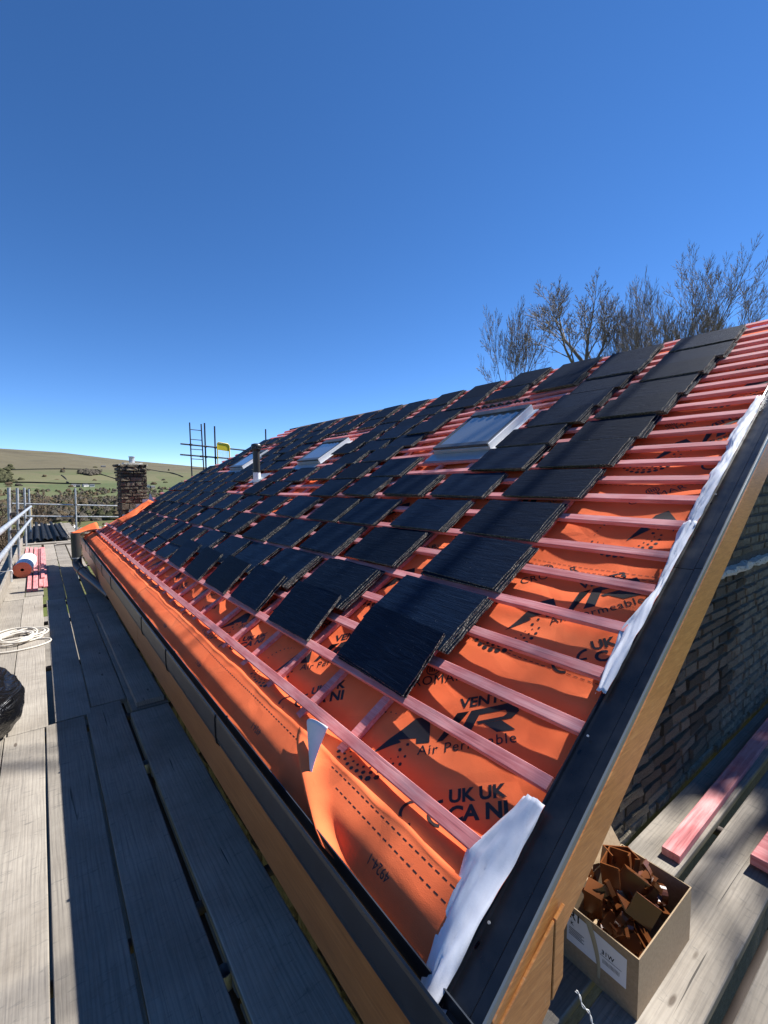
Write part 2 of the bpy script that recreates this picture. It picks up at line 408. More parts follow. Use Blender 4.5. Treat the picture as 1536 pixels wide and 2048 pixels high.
wallw = mat('pale_render', (.6,.58,.53), .9); roofs = mat('far_slate_roof', (.07,.075,.085), .8); wins = mat('far_window', (.02,.025,.03), .3)
wallg = mat('far_stone_wall', (.20,.175,.14), .9); redr = mat('red_shed_sheet', (.33,.05,.04), .7)
def house(az, d, w, l, h, ang, label, wm=wallw, rm=roofs, name='house', cat='house', group='houses down in the valley'):
    p = at(az, d); a = R_(ang); ca, sa = math.cos(a), math.sin(a)
    r = root(name, p, label, cat, group)
    def tr(x,y,z): return (x*ca-y*sa, x*sa+y*ca, z-1)
    g = MB(); g.add([tr(*q) for q in ((-l/2,-w/2,0),(l/2,-w/2,0),(l/2,w/2,0),(-l/2,w/2,0),(-l/2,-w/2,h+1),(l/2,-w/2,h+1),(l/2,w/2,h+1),(-l/2,w/2,h+1),(-l/2,0,h+1+w*.33),(l/2,0,h+1+w*.33))],
        [(0,1,5,4),(2,3,7,6),(1,2,6,9,5),(3,0,4,8,7)])
    lobj('wall', g.mesh('wall', wm), r)
    g = MB(); e = .4
    g.add([tr(*q) for q in ((-l/2-e,-w/2-e,h+.95),(l/2+e,-w/2-e,h+.95),(l/2+e,0,h+1.25+w*.33),(-l/2-e,0,h+1.25+w*.33),(l/2+e,w/2+e,h+.95),(-l/2-e,w/2+e,h+.95))], [(0,1,2,3),(3,2,4,5)])
    lobj('roof', g.mesh('roof', rm), r)
    for sx in (-.28, .02, .3):
        g = MB(); g.add([tr(*q) for q in ((sx*l-.6,-w/2-.06,2.2),(sx*l+.6,-w/2-.06,2.2),(sx*l+.6,-w/2-.06,3.6),(sx*l-.6,-w/2-.06,3.6))], [(0,1,2,3)])
        lobj('window', g.mesh('window', wins), r)
    return r
hs = [(2.9,1180,8,14,5,20,'white cottage left of the valley village'),(3.3,1160,7,11,5,-15,'grey cottage beside the white cottage in the valley'),
 (3.9,1165,8,16,5,35,'long pale farmhouse under the green field'),(4.5,1150,8,12,5,5,'small pale house at the end of the farm lane'),
 (9.0,1080,8,13,5,10,'white house directly left of the chimney at valley floor'),(9.6,1090,8,18,5,-10,'long white terrace left of the chimney'),
 (8.4,1100,7,11,5,40,'grey stone house at the foot of the slanting field wall'),(10.2,1070,8,12,5,25,'cream house half behind the chimney'),
 (12.6,1050,8,20,5,0,'white terrace right of the chimney above the roof edge'),(13.2,1080,8,12,5,30,'grey house just above the far roof verge'),
 (5.6,1800,9,18,5,10,'pale farm high up under the moor'),(9.2,1380,8,14,5,-20,'white farmhouse beside the wall left of the chimney')]
for i, h in enumerate(hs): house(h[0], h[1], h[2]*.75, h[3]*.7, h[4]*.75, h[5], h[6], wm=[wallw,wallg,wallw][i%3])
house(3.7, 172, 4.5, 8, 1.6, -4, 'long red sided shed in the field beyond the scaffold rails', redr, wallg, 'shed', 'shed', None)
house(6.6, 190, 4, 7, 1.6, 3, 'low pale caravan shaped shed right of the far scaffold pole', wallw, wallw, 'caravan', 'caravan', None)
house(1.9, 180, 5, 5, 2.2, 12, 'small grey garden shed left of the red shed', wallg, wallw, 'shed', 'shed', None)

# ------------------------------------------------------------------ trees
def tree(base, height, seed, label, group, radius=3.0, fork=.60, r0=.16, levels=5, m=bark, twig=.0085, n0=5, angle=.62, up=.16, shoots=6):
    """tapered trunk, limbs leaving the fork, side shoots on every limb, each finer than its parent"""
    rg = random.Random(seed); mb = MB(); base = Vector(base); ch = height*(1-fork)
    def seg(p, d, L, r, lv):
        k = 5 if lv < 3 else 3; pts = [p.copy()]; rs = [r]; nodes = []; q = p.copy(); dd = d.copy(); tip = max(twig*.55, r*.35)
        for i in range(k):
            dd = (dd + Vector((rg.gauss(0,.07), rg.gauss(0,.07), rg.gauss(0,.04)+up*.22))).normalized()
            q = q+dd*(L/k); rr = r+(tip-r)*(i+1)/k; pts.append(q.copy()); rs.append(rr); nodes.append((q.copy(), dd.copy(), rr))
        mb.tube(pts, rs, 5 if lv < 2 else 3, 1, cap=False)
        if lv >= levels: return
        ns = shoots if lv < levels-2 else shoots-1
        az = rg.uniform(0, 6.28)
        for c in range(ns):
            t = .22+.78*(c+rg.random()*.6)/ns; j = min(k-1, int(t*k)); q, dd, rr = nodes[j]
            az += 2.4+rg.uniform(-.4,.4); o = dd.orthogonal().normalized(); o = Quaternion(dd, az) @ o
            an = rg.uniform(.42, .78)*(1.15-.35*t); nd = (dd*math.cos(an)+o*math.sin(an)); nd = (nd+Vector((0,0,up*.8))).normalized()
            seg(q, nd, L*rg.uniform(.42,.62)*(1.15-.45*t), max(twig, rr*rg.uniform(.5,.75)), lv+1)
        q, dd, rr = nodes[-1]; seg(q, dd, L*.5, max(twig, rr), lv+1)
    # trunk
    K = 8; pts = []; q = base.copy(); dx, dy = rg.uniform(-.02,.02), rg.uniform(-.02,.02)
    for i in range(K+1):
        pts.append(q.copy()); q = q+Vector((dx*height*fork/K+rg.gauss(0,.03), dy*height*fork/K+rg.gauss(0,.03), height*fork/K))
    mb.tube(pts, [r0*(1.25-.55*i/K) for i in range(K+1)], 9, 0, cap=False)
    top = pts[-1]; a0 = rg.uniform(0,6.28)
    for c in range(n0):
        a = a0+2*math.pi*c/n0+rg.uniform(-.3,.3); an = angle*rg.uniform(.45,1.1) if c else .08
        d = Vector((math.sin(an)*math.cos(a), math.sin(an)*math.sin(a), math.cos(an)))
        seg(top-Vector((0,0,rg.uniform(0,.9))), d, ch*rg.uniform(.52,.66), r0*rg.uniform(.4,.62), 1)
    zmax = max(v[2] for v in mb.v); kz = (base.z+height-top.z+1e-6)/(zmax-top.z)
    rad = sorted(math.hypot(v[0]-top.x, v[1]-top.y) for v in mb.v)[int(len(mb.v)*.97)]; kr = radius/rad
    def fix(v):
        t = sm((v[2]-top.z+1)/1.5)
        return (top.x+(v[0]-top.x)*(1+(kr-1)*t), top.y+(v[1]-top.y)*(1+(kr-1)*t), top.z+(v[2]-top.z)*kz if v[2] > top.z else v[2])
    r = root('bare_tree', base, label, 'tree', group)
    for nm, idx in (('trunk', 0), ('crown', 1)):
        fi = [i for i, q in enumerate(mb.mi) if q == idx]
        used = sorted({v for i in fi for v in mb.f[i]}); mp = {v: j for j, v in enumerate(used)}
        sub = MB(); sub.v = [fix(mb.v[v]) for v in used]; sub.f = [[mp[v] for v in mb.f[i]] for i in fi]; sub.mi = [0]*len(fi); sub.sm = [True]*len(fi)
        mobj(nm, sub.mesh(nm, m, recalc=False), r)
    return r
TG = 'bare trees beyond the ridge'
tree((15.5,11.7,-5), 13.9, 11, 'thin bare tree lowest and farthest left behind the ridge', TG, 1.8, .70, .09, n0=5, angle=.8, shoots=5, twig=.008)
tree((17.45,9.95,-5), 15.3, 5, 'bare tree with a forked trunk left of the dense trees', TG, 2.8, .735, .17, n0=4, angle=.95, shoots=5, twig=.008, up=.10)
tree((19.2,8.9,-5), 14.6, 23, 'slender bare tree right after the forked one, shorter than its right neighbour', TG, 1.7, .62, .10, n0=5, angle=.6, up=.22, shoots=5)
tree((20.4,8.05,-5), 15.3, 31, 'tall upright bare tree in the middle of the dense group', TG, 1.9, .62, .12, n0=6, angle=.6, up=.22, shoots=5)
tree((21.5,7.2,-5), 15.6, 47, 'tallest and densest bare tree behind the ridge', TG, 2.9, .62, .15, n0=8, angle=.75, up=.16, shoots=5)
tree((23.0,5.8,-5), 13.9, 59, 'bare tree farthest right, spreading past the dense one', TG, 2.9, .62, .13, n0=7, angle=.9, up=.12, shoots=5)
# beyond the frame, between the sun and the near gable: the bare tree that dapples the roof and an unseen evergreen added to shade the gable boards
tree((10.9,-.8,-5), 19.3, 77, 'bare garden tree whose branches dapple the near verge', None, 3.2, .66, .20, levels=3, twig=.026, n0=4, angle=.8, shoots=4)
def evergreen(base, top, rx, ry, label):
    r = root('shade_evergreen', base, label, 'tree'); rg = random.Random(6)
    mb = MB(); mb.tube([base, (base[0]+.1, base[1], top-1)], [.2,.04], 8); mobj('trunk', mb.mesh('trunk', bark), r)
    mb = MB()
    for i in range(15000):
        z = base[2]+1.2+(top-base[2]-1.2)*rg.random()**.9; t = (z-base[2])/(top-base[2]); q = (1-t**3)**.5*(1+.18*math.sin(z*5+i%3))
        a = rg.uniform(0, 2*math.pi); rr = q*rg.random()**.4
        p = Vector((base[0]+rx*rr*math.cos(a), base[1]+ry*rr*math.sin(a), z+rg.gauss(0,.1)))
        u = Vector((rg.gauss(0,1),rg.gauss(0,1),rg.gauss(0,1))).normalized(); w = u.orthogonal().normalized(); e = rg.uniform(.04,.11)
        mb.add([p-u*e, p-w*e*.5, p+u*e, p+w*e*.5], [(0,1,2,3)])
    mobj('crown', mb.mesh('crown', mat('dark_evergreen', (.03,.06,.025), .8), recalc=False), r)
evergreen((12.0,-.35,-5), 10.1, 1.5, 1.35, 'dense evergreen tree added out of view to shade the gable boards')

tree((-1.6,37,-9.5), 11.2, 91, 'brown twiggy tree standing in the field left of the scaffold', None, 3.6, .35, .2, 5, bark2, .03, n0=7, angle=1.0)
tree((-4.8,33,-9), 9.8, 93, 'second brown twiggy tree at the left edge', None, 3.4, .3, .2, 5, bark2, .03, n0=7, angle=1.0)

# woodland clumps on the valley floor
def woods():
    rg = random.Random(3); mb = MB()
    def clump(p, s, h, mi):
        nv = 7; vs = []; 
        for k, (rr, zz) in enumerate(((.55,0),(1,.35),(.85,.7),(.4,.95))):
            for j in range(nv):
                a = 2*math.pi*(j+.5*k)/nv; q = rr*s*rg.uniform(.75,1.2); vs.append((p.x+math.cos(a)*q, p.y+math.sin(a)*q, p.z+zz*h*rg.uniform(.85,1.15)))
        vs.append((p.x, p.y, p.z+h)); fs = []
        for k in range(3):
            for j in range(nv): fs.append((k*nv+j, k*nv+(j+1)%nv, (k+1)*nv+(j+1)%nv, (k+1)*nv+j))
        for j in range(nv): fs.append((3*nv+j, 3*nv+(j+1)%nv, 4*nv))
        mb.add(vs, fs, mi, False)
    for i in range(6500):
        az = rg.uniform(-8, 24); d = 260*(1060/260)**rg.random()
        if noise.noise(Vector((az*.5, d*.006, 1))) < -.28: continue
        p = at(az, d, -1); s = rg.uniform(1.6,3.8); clump(p, s, rg.uniform(3,6.5), rg.choice((0,0,1,2)))
    for i in range(150):      # hedgerow trees and copses on the slope
        az = rg.uniform(-8, 22); d = rg.uniform(1150, 1850)
        if noise.noise(Vector((az*.7, d*.004, 7))) < .12: continue
        clump(at(az, d, -1), rg.uniform(3,8), rg.uniform(4,8), rg.choice((0,1,2)))
    for i in range(60):
        clump(at(4.3+rg.gauss(0,.35), 1560+rg.gauss(0,25), -1), 7, 9, 0)
        clump(at(-2.6+rg.gauss(0,.4), 1500+rg.gauss(0,90), -1), 8, 9, 1)
        clump(at(7.4+rg.gauss(0,.3), 1950+rg.gauss(0,15), -1), 7, 8, 0)
    for i in range(420):      # scrub in the near field
        az = rg.uniform(-9, 12); d = rg.uniform(60, 240)
        clump(at(az, d, -.3), rg.uniform(.5,1.6), rg.uniform(.5,1.6), rg.choice((1,2,2)))
    def wm(c0, c1):
        def f(n, b):
            a = noisef(n, coords(n), .9, 5, .75)
            n.links.new(ramp(n, a, [(.35, c0), (.65, c1)]), b.inputs['Base Color']); bump(n, b, a, 1, 1)
        return f
    me = mb.mesh('valley_woodland', mat('wood_grey', rough=1, spec=0, build=wm((.055,.048,.038), (.12,.105,.082))), mat('wood_green', rough=1, spec=0, build=wm((.045,.048,.026), (.095,.092,.052))),
                 mat('wood_brown', rough=1, spec=0, build=wm((.07,.052,.034), (.14,.108,.068))), recalc=False)
    o = bpy.data.objects.new('woodland', me); COL.objects.link(o); tag(o, 'grey brown leafless woodland filling the valley floor', 'woodland', kind='stuff')
woods()

# ------------------------------------------------------------------ the house: roof frame
RP = R_(32.55)
NRM = Vector((-math.sin(RP), 0, math.cos(RP))); UP = Vector((math.cos(RP), 0, math.sin(RP)))
def S(s, y, h=0): return CAMP + UP*s + Vector((0, y, 0)) - NRM*(1.42-h)
def g(y): return 1 - .07*sm((y-1)/5.2)          # the old roof dips a little along its length
def W(s, y, h=0): return S(s*g(y) if s > .5 else s*(1+(g(y)-1)*s/.5), y, h)
def yfar(s): return 12.05 - .15*s - .11*s*s     # far verge runs out of square
def yout(s): return .612 + .027*s
S_TOP = 4.50
H = root('house', (2.5, 6, -5), 'stone house with its roof stripped to orange membrane and red battens', 'house')

CB = [1.22 if False else 1.575] + [1.575 + .37*i for i in range(1, 29)]
def cbx(s, i): return CB[i] - .075*sm(s/2.5)*1.2
def wr(s, y):  # relief of the membrane
    e = .0
    if s < .30:
        t = sm((.30-s)/.17); e += .036*t
        if s < .04: e -= .02*sm((.04-s)/.08)
    fy = (y - 1.575) / .37; fr = fy - math.floor(fy)
    sag = -.012*math.sin(math.pi*fr)**2 if y > 1.5 else -.012*math.sin(math.pi*min(1,max(0,(y-.72)/.85)))**2
    n1 = noise.noise(Vector((s*3.2, y*2.0, 1.7)))*.011 + noise.noise(Vector((s*9+3, y*3.5, 5)))*.006 + noise.noise(Vector((s*2+y*6, y*5, 8)))*.004
    k = .35 if s < .17 else (.35+.65*sm((s-.17)/.1))
    return -.052 + e + (sag + n1)*k
def membrane():
    ss = [-.03+.02*i for i in range(int(3.0/.02))] ; ss += [ss[-1]+.05*i for i in range(1, int((S_TOP-ss[-1])/.05)+1)]
    ys = [.70+.022*i for i in range(int(3.6/.022))]; ys += [ys[-1]+.07*i for i in range(1, int((12.2-ys[-1])/.07)+1)]
    vs = []; fs = []; n = len(ys)
    for s in ss:
        for y in ys:
            yy = min(y, yfar(s)); vs.append(S(s*g(yy) if s > .5 else s*(1+(g(yy)-1)*s/.5), yy, wr(s, yy)))
    for i in range(len(ss)-1):
        for j in range(n-1):
            if ys[j] < yfar(ss[i]): fs.append((i*n+j, (i+1)*n+j, (i+1)*n+j+1, i*n+j+1))
    global BVH_MEMB; BVH_MEMB = BVHTree.FromPolygons(vs, fs)
    me = bpy.data.meshes.new('roof_membrane'); me.from_pydata(vs, [], fs); me.materials.append(memb)
    for p in me.polygons: p.use_smooth = True
    mobj('roof_membrane', me, H, 'orange breathable roofing membrane with black print')
membrane()

SHEETS = []
def sheet(name, fn, nu, nv, mats, th=.0012, parent=None, label=None, smooth=True):
    """thin two-sided cloth from fn(u,v) -> point, front mats[0], back mats[1]"""
    vs = [fn(i/nu, j/nv) for i in range(nu+1) for j in range(nv+1)]
    fs = [(i*(nv+1)+j, (i+1)*(nv+1)+j, (i+1)*(nv+1)+j+1, i*(nv+1)+j+1) for i in range(nu) for j in range(nv)]
    SHEETS.append(([Vector(v) for v in vs], fs))
    me = bpy.data.meshes.new(name); me.from_pydata([tuple(v) for v in vs], [], fs)
    for m in mats: me.materials.append(m)
    for p in me.polygons: p.use_smooth = smooth
    o = mobj(name, me, parent, label)
    m = o.modifiers.new('solid', 'SOLIDIFY'); m.thickness = th; m.offset = -1; m.material_offset = 1; m.material_offset_rim = 1
    return o
# eave strips (overlapping lengths of membrane lapping into the gutter)
def strip(y0, y1, lift, seed, parent=H, curl=False):
    top = lambda y: .155 + .014*noise.noise(Vector((y*2.1, seed, 0))) + .006*noise.noise(Vector((y*7, seed, 3)))
    bot = lambda y: -.062 + .022*noise.noise(Vector((y*2.6, seed, 5)))
    def fn(u, v):
        ye = y1 - (.52*(1-v)**1.6 if curl else 0)
        y = y0+(ye-y0)*u; s = bot(y)+(top(y)-bot(y))*v
        h = wr(s, y) + .006 + lift + .005*noise.noise(Vector((s*4, y*2.1, seed)))
        if v > .93: h += .006
        if curl:
            h += .05*sm((u-.72)/.28)*(.5+.5*(1-v))
        return W(s, y, h)
    return sheet('eaves_membrane_strip', fn, max(30,int((y1-y0)/.03)), 14, (white_m, memb), parent=parent)
strip(.76, 1.80, .007, 3, curl=True)
strip(.86, 5.6, .0005, 9)
def curl(u, v):       # upper corner of the near strip, rolled back to show its white face
    s_, y_ = .035+.125*u, 1.535+.165*u; w = .17*u**1.3
    a = v*2.5; r = w/2.1
    return W(s_+.30*w*v, y_+.012*u-r*(1-math.cos(a))*.95-r*.25*v, _h0+.028*u+r*math.sin(a)*1.15+.02*u*v)
_h0 = .000
sheet('membrane_curl', curl, 14, 22, (white_m, white_m), parent=H, label='white underside of the curled corner of the membrane strip')
strip(5.4, 9.1, .004, 14)
strip(8.9, 12.0, .008, 21)
# loose flap at the far corner
def farflap(u, v):
    x = .52 + .55*v; y = 11.7 + .7*u
    return Vector((x - .05*u, y, .50 + .12*v + .06*math.sin(u*5+v*3) + .05*u))
sheet('membrane_flap', farflap, 10, 10, (white_m, memb), parent=H)

# white back of the membrane turned over the verge
def flap(s0, s1, w0, seed, hmax=.03):
    def fn(u, v):
        s = s0+(s1-s0)*u
        if seed == 3:
            kk = [(0,.075),(.25,.11),(.45,.135),(.6,.155),(.75,.125),(.9,.10),(1,.085)]
            wv = next(a1+(b1-a1)*(u-a0)/(b0-a0) for (a0,a1),(b0,b1) in zip(kk,kk[1:]) if u <= b0+1e-9)
        else: wv = w0*(.85+.45*noise.noise(Vector((s*2.4, seed, 0)))+.22*noise.noise(Vector((s*9, seed, 2))))*(.7+.3*sm(u*9))
        y = yout(s)+.098 + wv*v
        h = .012 + hmax*.8*math.sin(math.pi*min(1,v*.9+.1))*(.75+.55*noise.noise(Vector((s*4.5, v*1.2, seed)))) + .005*noise.noise(Vector((s*11+v*3, v*2, seed))) + .022*abs(noise.noise(Vector((s*4.2+v*2.6, v*2.4, seed+4)))) + .008*noise.noise(Vector((s*13+v*9, v*3, seed+8)))
        h -= .03*v**2
        return S(s, y, h)
    return sheet('verge_flap', fn, int((s1-s0)/.02)+8, 12, (white_m, memb), parent=H, label='white underside of the membrane folded back along the verge')
flap(-.10, .44, .1, 3, .03)
flap(.86, 1.84, .070, 8, .014)
flap(1.80, 3.06, .080, 12, .014)
def tail(u, v):
    return S(-.10, yout(0)+.09-.02*v, .01) + Vector((-.02*u-.02*v, -.09*u, -.12*u - .05*v*u)) + Vector((.09*v*(1-.6*u), .015*math.sin(6*v), .01*math.sin(9*u)))
sheet('verge_flap', tail, 10, 6, (white_m, memb), parent=H)

# counter battens up the slope
def slat(mb, p, q, w, t, side, nrm):
    """bar from p to q (centre line of its top face)"""
    p, q = Vector(p), Vector(q); a = side*(w/2)
    mb.add([p-a-nrm*t, p+a-nrm*t, p+a, p-a, q-a-nrm*t, q+a-nrm*t, q+a, q-a], [(0,1,2,3),(7,6,5,4),(0,4,5,1),(1,5,6,2),(2,6,7,3),(3,7,4,0)])
YH = Vector((0,1,0))
def bar_obj(name, pts, w, t, side, parent, m=batten_m):
    """polyline bar whose origin sits at its first point; local axes = world"""
    pts = [HM @ Vector(p) for p in pts]; w *= UNIT; t *= UNIT
    o0 = Vector(pts[0]); k = len(pts); vs = []; fs = []
    for i, p in enumerate(pts):
        p = Vector(p)-o0; a = side*(w/2)
        vs += [p-a-NRM*t, p+a-NRM*t, p+a, p-a]
    for i in range(k-1):
        for j in range(4): fs.append((i*4+j, i*4+(j+1)%4, i*4+4+(j+1)%4, i*4+4+j))
    fs += [(3,2,1,0), (k*4-4,k*4-3,k*4-2,k*4-1)]
    me = bpy.data.meshes.new(name); me.from_pydata(vs, [], fs); me.materials.append(m)
    bm = bmesh.new(); bm.from_mesh(me); bmesh.ops.recalc_face_normals(bm, faces=bm.faces); bm.to_mesh(me); bm.free()
    o = bpy.data.objects.new(name, me); COL.objects.link(o); o.parent = parent; o.location = o0 - wpos(parent)
    return o
for i in range(len(CB)):
    if CB[i] > 11.9: break
    s1 = S_TOP-.05
    while s1 > .3 and CB[i] > yfar(s1)-.05: s1 -= .1
    s0 = .135 + rnd.uniform(-.012,.012)
    sk = rnd.uniform(-.008,.008)
    o = bar_obj('counter_batten', [W(s0+(s1-s0)*t, cbx(s0+(s1-s0)*t, i)+sk*(1-t)*3, -.026) for t in (0,.12,.25,.4,.6,.8,1)], .047, .024, YH, H)
# roofing battens along the slope
BS = [.245,.507,.722,.951,1.171,1.406,1.621,1.840,2.045,2.232,2.41,2.575,2.755,2.925,3.10,3.25,3.39,3.53,3.68,3.81,3.94,4.067,4.20,4.341,4.47]
def chim_gap(s, y): return .55 < s < 1.35 and y > 10.5
WINS = [(2.68,3.36,2.53,3.17),(2.64,3.20,5.36,5.96),(2.60,3.17,8.10,8.74)]
for bi, s in enumerate(BS):
    ye = yfar(s)-.01; y = yout(s)+.118+rnd.uniform(0,.012); first = True
    joints = []
    L = 3.9 if bi % 3 else 3.1
    yy = y + L - .9*(bi % 4)
    while yy < ye-.5: joints.append(CB[min(range(len(CB)), key=lambda i: abs(CB[i]-yy))]); yy += 3.9
    ends = [y]+sorted(set(joints))+[ye]
    if bi in (2,3,4): ends = [e for e in ends if e < 10.4]+[10.45]
    segs = list(zip(ends, ends[1:]))
    for a, b in segs:
        parts = [(a, b)]
        for (ws0, ws1, wy0, wy1) in WINS:
            if ws0-.05 < s*g(wy0) < ws1+.02:
                np_ = []
                for (p, q) in parts:
                    if q <= wy0-.06 or p >= wy1+.06: np_.append((p, q)); continue
                    if p < wy0-.06: np_.append((p, wy0-.06))
                    if q > wy1+.06: np_.append((wy1+.06, q))
                parts = np_
        for p, q in parts:
            if q-p < .05: continue
            K = max(2, int((q-p)/.5)+1)
            ds = rnd.uniform(-.004,.004); dh = rnd.uniform(-.001,.001)
            pts = [W(s+ds+.003*noise.noise(Vector((yy_*.8, bi, 4))), yy_, dh) for yy_ in [p+.002+(q-p-.004)*i/(K-1) for i in range(K)]]
            o = bar_obj('batten', pts, .046, .0245, UP, H); bevel(o, .0015)

# verge trim: black dry-verge channel with a bright outer lip
def loft(name, prof, ss, m, parent, mi=None, closed=True, label=None, mats=None):
    n = len(prof); vs = []; fs = []; mis = []
    for s in ss:
        for (dy, h) in prof: vs.append(S(s, yout(s)+dy, h-.011))
    for i in range(len(ss)-1):
        for j in range(n if closed else n-1):
            fs.append((i*n+j, i*n+(j+1)%n, (i+1)*n+(j+1)%n, (i+1)*n+j)); mis.append(mi[j] if mi else 0)
    if closed: fs += [list(range(n))[::-1], list(range((len(ss)-1)*n, len(ss)*n))]; mis += [0,0]
    me = bpy.data.meshes.new(name); me.from_pydata(vs, [], fs)
    for q in (mats or [m]): me.materials.append(q)
    me.polygons.foreach_set('material_index', mis)
    bm = bmesh.new(); bm.from_mesh(me); bmesh.ops.recalc_face_normals(bm, faces=bm.faces); bm.to_mesh(me); bm.free()
    return mobj(name, me, parent, label)
vt = [(.118,-.03),(.118,.016),(.115,.019),(.111,.017),(.108,.006),(.100,.004),(.060,.004),(.038,.005),(.031,.014),(.006,.016),(.002,.013),(.0,-.02),(.006,-.035),(.113,-.035)]
for a, b in ((-.11, 1.55), (1.553, 3.0), (3.003, 4.5)):
    loft('verge_trim', vt, [a, b], black_pl, H, label='glossy black verge channel')
metal_lip = mat('bright_trim_lip', (.16,.18,.19), .3, metal=.3)
loft('verge_lip', [(-.002,.0135),(-.002,-.006),(-.0003,-.006),(-.0003,.0150),(.003,.0175),(.003,.0165)], [-.11, 4.5], metal_lip, H)
for s in (.12, .70, 2.07, 2.9):
    mb = MB(); p = S(s, yout(s)+.09, .006); mb.tube([p, p+NRM*.003], .004, 8); mobj('screw', mb.mesh('screw', galv), H)
# bargeboard
def bargepoly(s0, s1, depth, y0, y1, name, m=oak, z_off=-.03):
    a, b = S(s0, 0, z_off), S(s1, 0, z_off)
    mb = MB(); vs = []
    for y in (y0, y1):
        for p, dz in ((a,0),(b,0),(b,-depth),(a,-depth)): 
            s = s0 if p is a else s1
            vs.append((p.x, y+.007+.027*s, p.z+dz))
    mb.add(vs, [(0,1,2,3),(7,6,5,4),(0,4,5,1),(1,5,6,2),(2,6,7,3),(3,7,4,0)])
    return bevel(mobj(name, mb.mesh(name, m), H), .003)
bargepoly(-.02, 4.5, .175, .6005, .620, 'bargeboard', oak, -.018)
# box end (panel closing the eave at the verge)
def xz_panel(name, pts, y0, y1, m):
    mb = MB(); n = len(pts)
    mb.add([(x,y0,z) for x,z in pts]+[(x,y1,z) for x,z in pts], [list(range(n)), list(range(2*n-1,n-1,-1))]+[(i,i+n,(i+1)%n+n,(i+1)%n) for i in range(n)])
    return bevel(mobj(name, mb.mesh(name, m), H), .002)
xz_panel('box_end', [(.70,.13),(.982,.338),(.992,.560),(.74,.41),(.70,.38)], .603, .611, oak)
xz_panel('box_end', [(.987,.342),(1.036,.378),(1.036,.58),(.995,.56)], .6015, .611, oak)
soff = MB(); soff.add([(.72,.62,.12),(1.03,.62,.36),(1.03,.90,.36),(.72,.90,.12),(.72,.62,.13),(1.03,.62,.37),(1.03,.90,.37),(.72,.90,.13)], [(0,1,2,3),(7,6,5,4),(0,4,5,1),(1,5,6,2),(2,6,7,3),(3,7,4,0)])
mobj('soffit', soff.mesh('soffit', oak_f), H)
# fascia + gutter
for a, b in ((.63, 4.93), (4.936, 9.9), (9.906, 12.0)):
    mb = MB(); mb.box((.700, a, .055), (.716, b, .425)); bevel(mobj('fascia_board', mb.mesh('fascia_board', oak_f), H), .002)
mb = MB()
for y in [.9+.62*i for i in range(18)]:
    for z in (.30,): 
        mb.tube([(.700,y,z),(.697,y,z)], .005, 8)
mobj('fascia_pins', mb.mesh('fascia_pins', rust), H)
gp = [(.078,.0),(.078,.085),(.072,.085),(.070,.01),(.060,-.032),(.040,-.046),(.015,-.048),(-.004,-.030),(-.012,.0),(-.014,.10),(-.008,.106),(-.004,.112),(-.010,.118),(-.018,.114),(-.021,.10),(-.019,-.002),(-.009,-.036),(.012,-.055),(.042,-.053),(.066,-.038)]
gp = [(a*.62+.664, b*.95+.395) for a, b in gp]
def extrude_y(name, prof, y0, y1, m, parent=H, closed=True):
    mb = MB(); mb.extr([(x,0,z) for x,z in prof], (0,y0,0), (0,y1,0), closed=closed)
    return mobj(name, mb.mesh(name, m), parent)
gy = [.60, 2.28, 4.35, 6.45, 8.5, 10.3, 11.95]
for a, b in zip(gy, gy[1:]): extrude_y('gutter', gp, a+.002, b-.002, gutter_m)
for y in [q for q in gy[1:-1]] + [3.4, 7.45, 9.4]:
    pr = [(x + (x-.69)*.06 - (.0035 if x < .69 else 0), z + (.004 if z > .4 else -.004)) for x, z in gp]
    extrude_y('gutter_clip', pr, y-.008, y+.008, black_pl)
# rest of the roof: deck underneath and far slope, walls
mb = MB()
a, b = S(.03,.74,-.085), S(S_TOP,.74,-.085)
mb.add([S(.03,.66,-.075), S(S_TOP,.73,-.075), S(S_TOP,yfar(S_TOP)-.05,-.075), S(.03,yfar(0)-.05,-.075), S(.03,.66,-.11), S(S_TOP,.73,-.11), S(S_TOP,yfar(S_TOP)-.05,-.11), S(.03,yfar(0)-.05,-.11)],
       [(0,1,2,3),(7,6,5,4),(0,4,5,1),(1,5,6,2),(2,6,7,3),(3,7,4,0)])
mobj('roof_deck', mb.mesh('roof_deck', mat('old_roof_timber', (.16,.11,.07), .9)), H)
rt = S(S_TOP, 0, -.06)
mb = MB()
mb.add([(rt.x, .66, rt.z-.02), (rt.x+4.2, .66, rt.z-2.75), (rt.x+4.2, 10.3, rt.z-2.75), (rt.x, 9.6, rt.z-.02), (rt.x, .66, rt.z-.1), (rt.x+4.2, .66, rt.z-2.83), (rt.x+4.2, 10.3, rt.z-2.83), (rt.x, 9.6, rt.z-.1)],
       [(0,1,2,3),(7,6,5,4),(0,4,5,1),(1,5,6,2),(2,6,7,3),(3,7,4,0)])
mobj('roof_far_slope', mb.mesh('roof_far_slope', slate), H)
def roof_under(x): 
    return .483 + (x-.764)*math.tan(RP) - .11
WY = 1.025
mb = MB()   # gable wall core and eave wall
xr = rt.x+4.0
gpts = [(.93,-5.75),(xr,-5.75),(xr,.2),(rt.x,rt.z-.18),(.93,roof_under(.93))]
n = len(gpts); mb.add([(x,WY+.02,z) for x,z in gpts]+[(x,WY+.3,z) for x,z in gpts], [list(range(n)), list(range(2*n-1,n-1,-1))]+[(i,i+n,(i+1)%n+n,(i+1)%n) for i in range(n)])
gw = mobj('gable_wall', mb.mesh('gable_wall', mortar), H)
mb = MB(); mb.box((.95,1.345,-5.75),(1.2,11.8,roof_under(.95))); mb.box((xr-.3,1.345,-5.75),(xr,10,.1)); mb.box((1.22,11.5,-5.75),(xr-.32,11.8,.45))
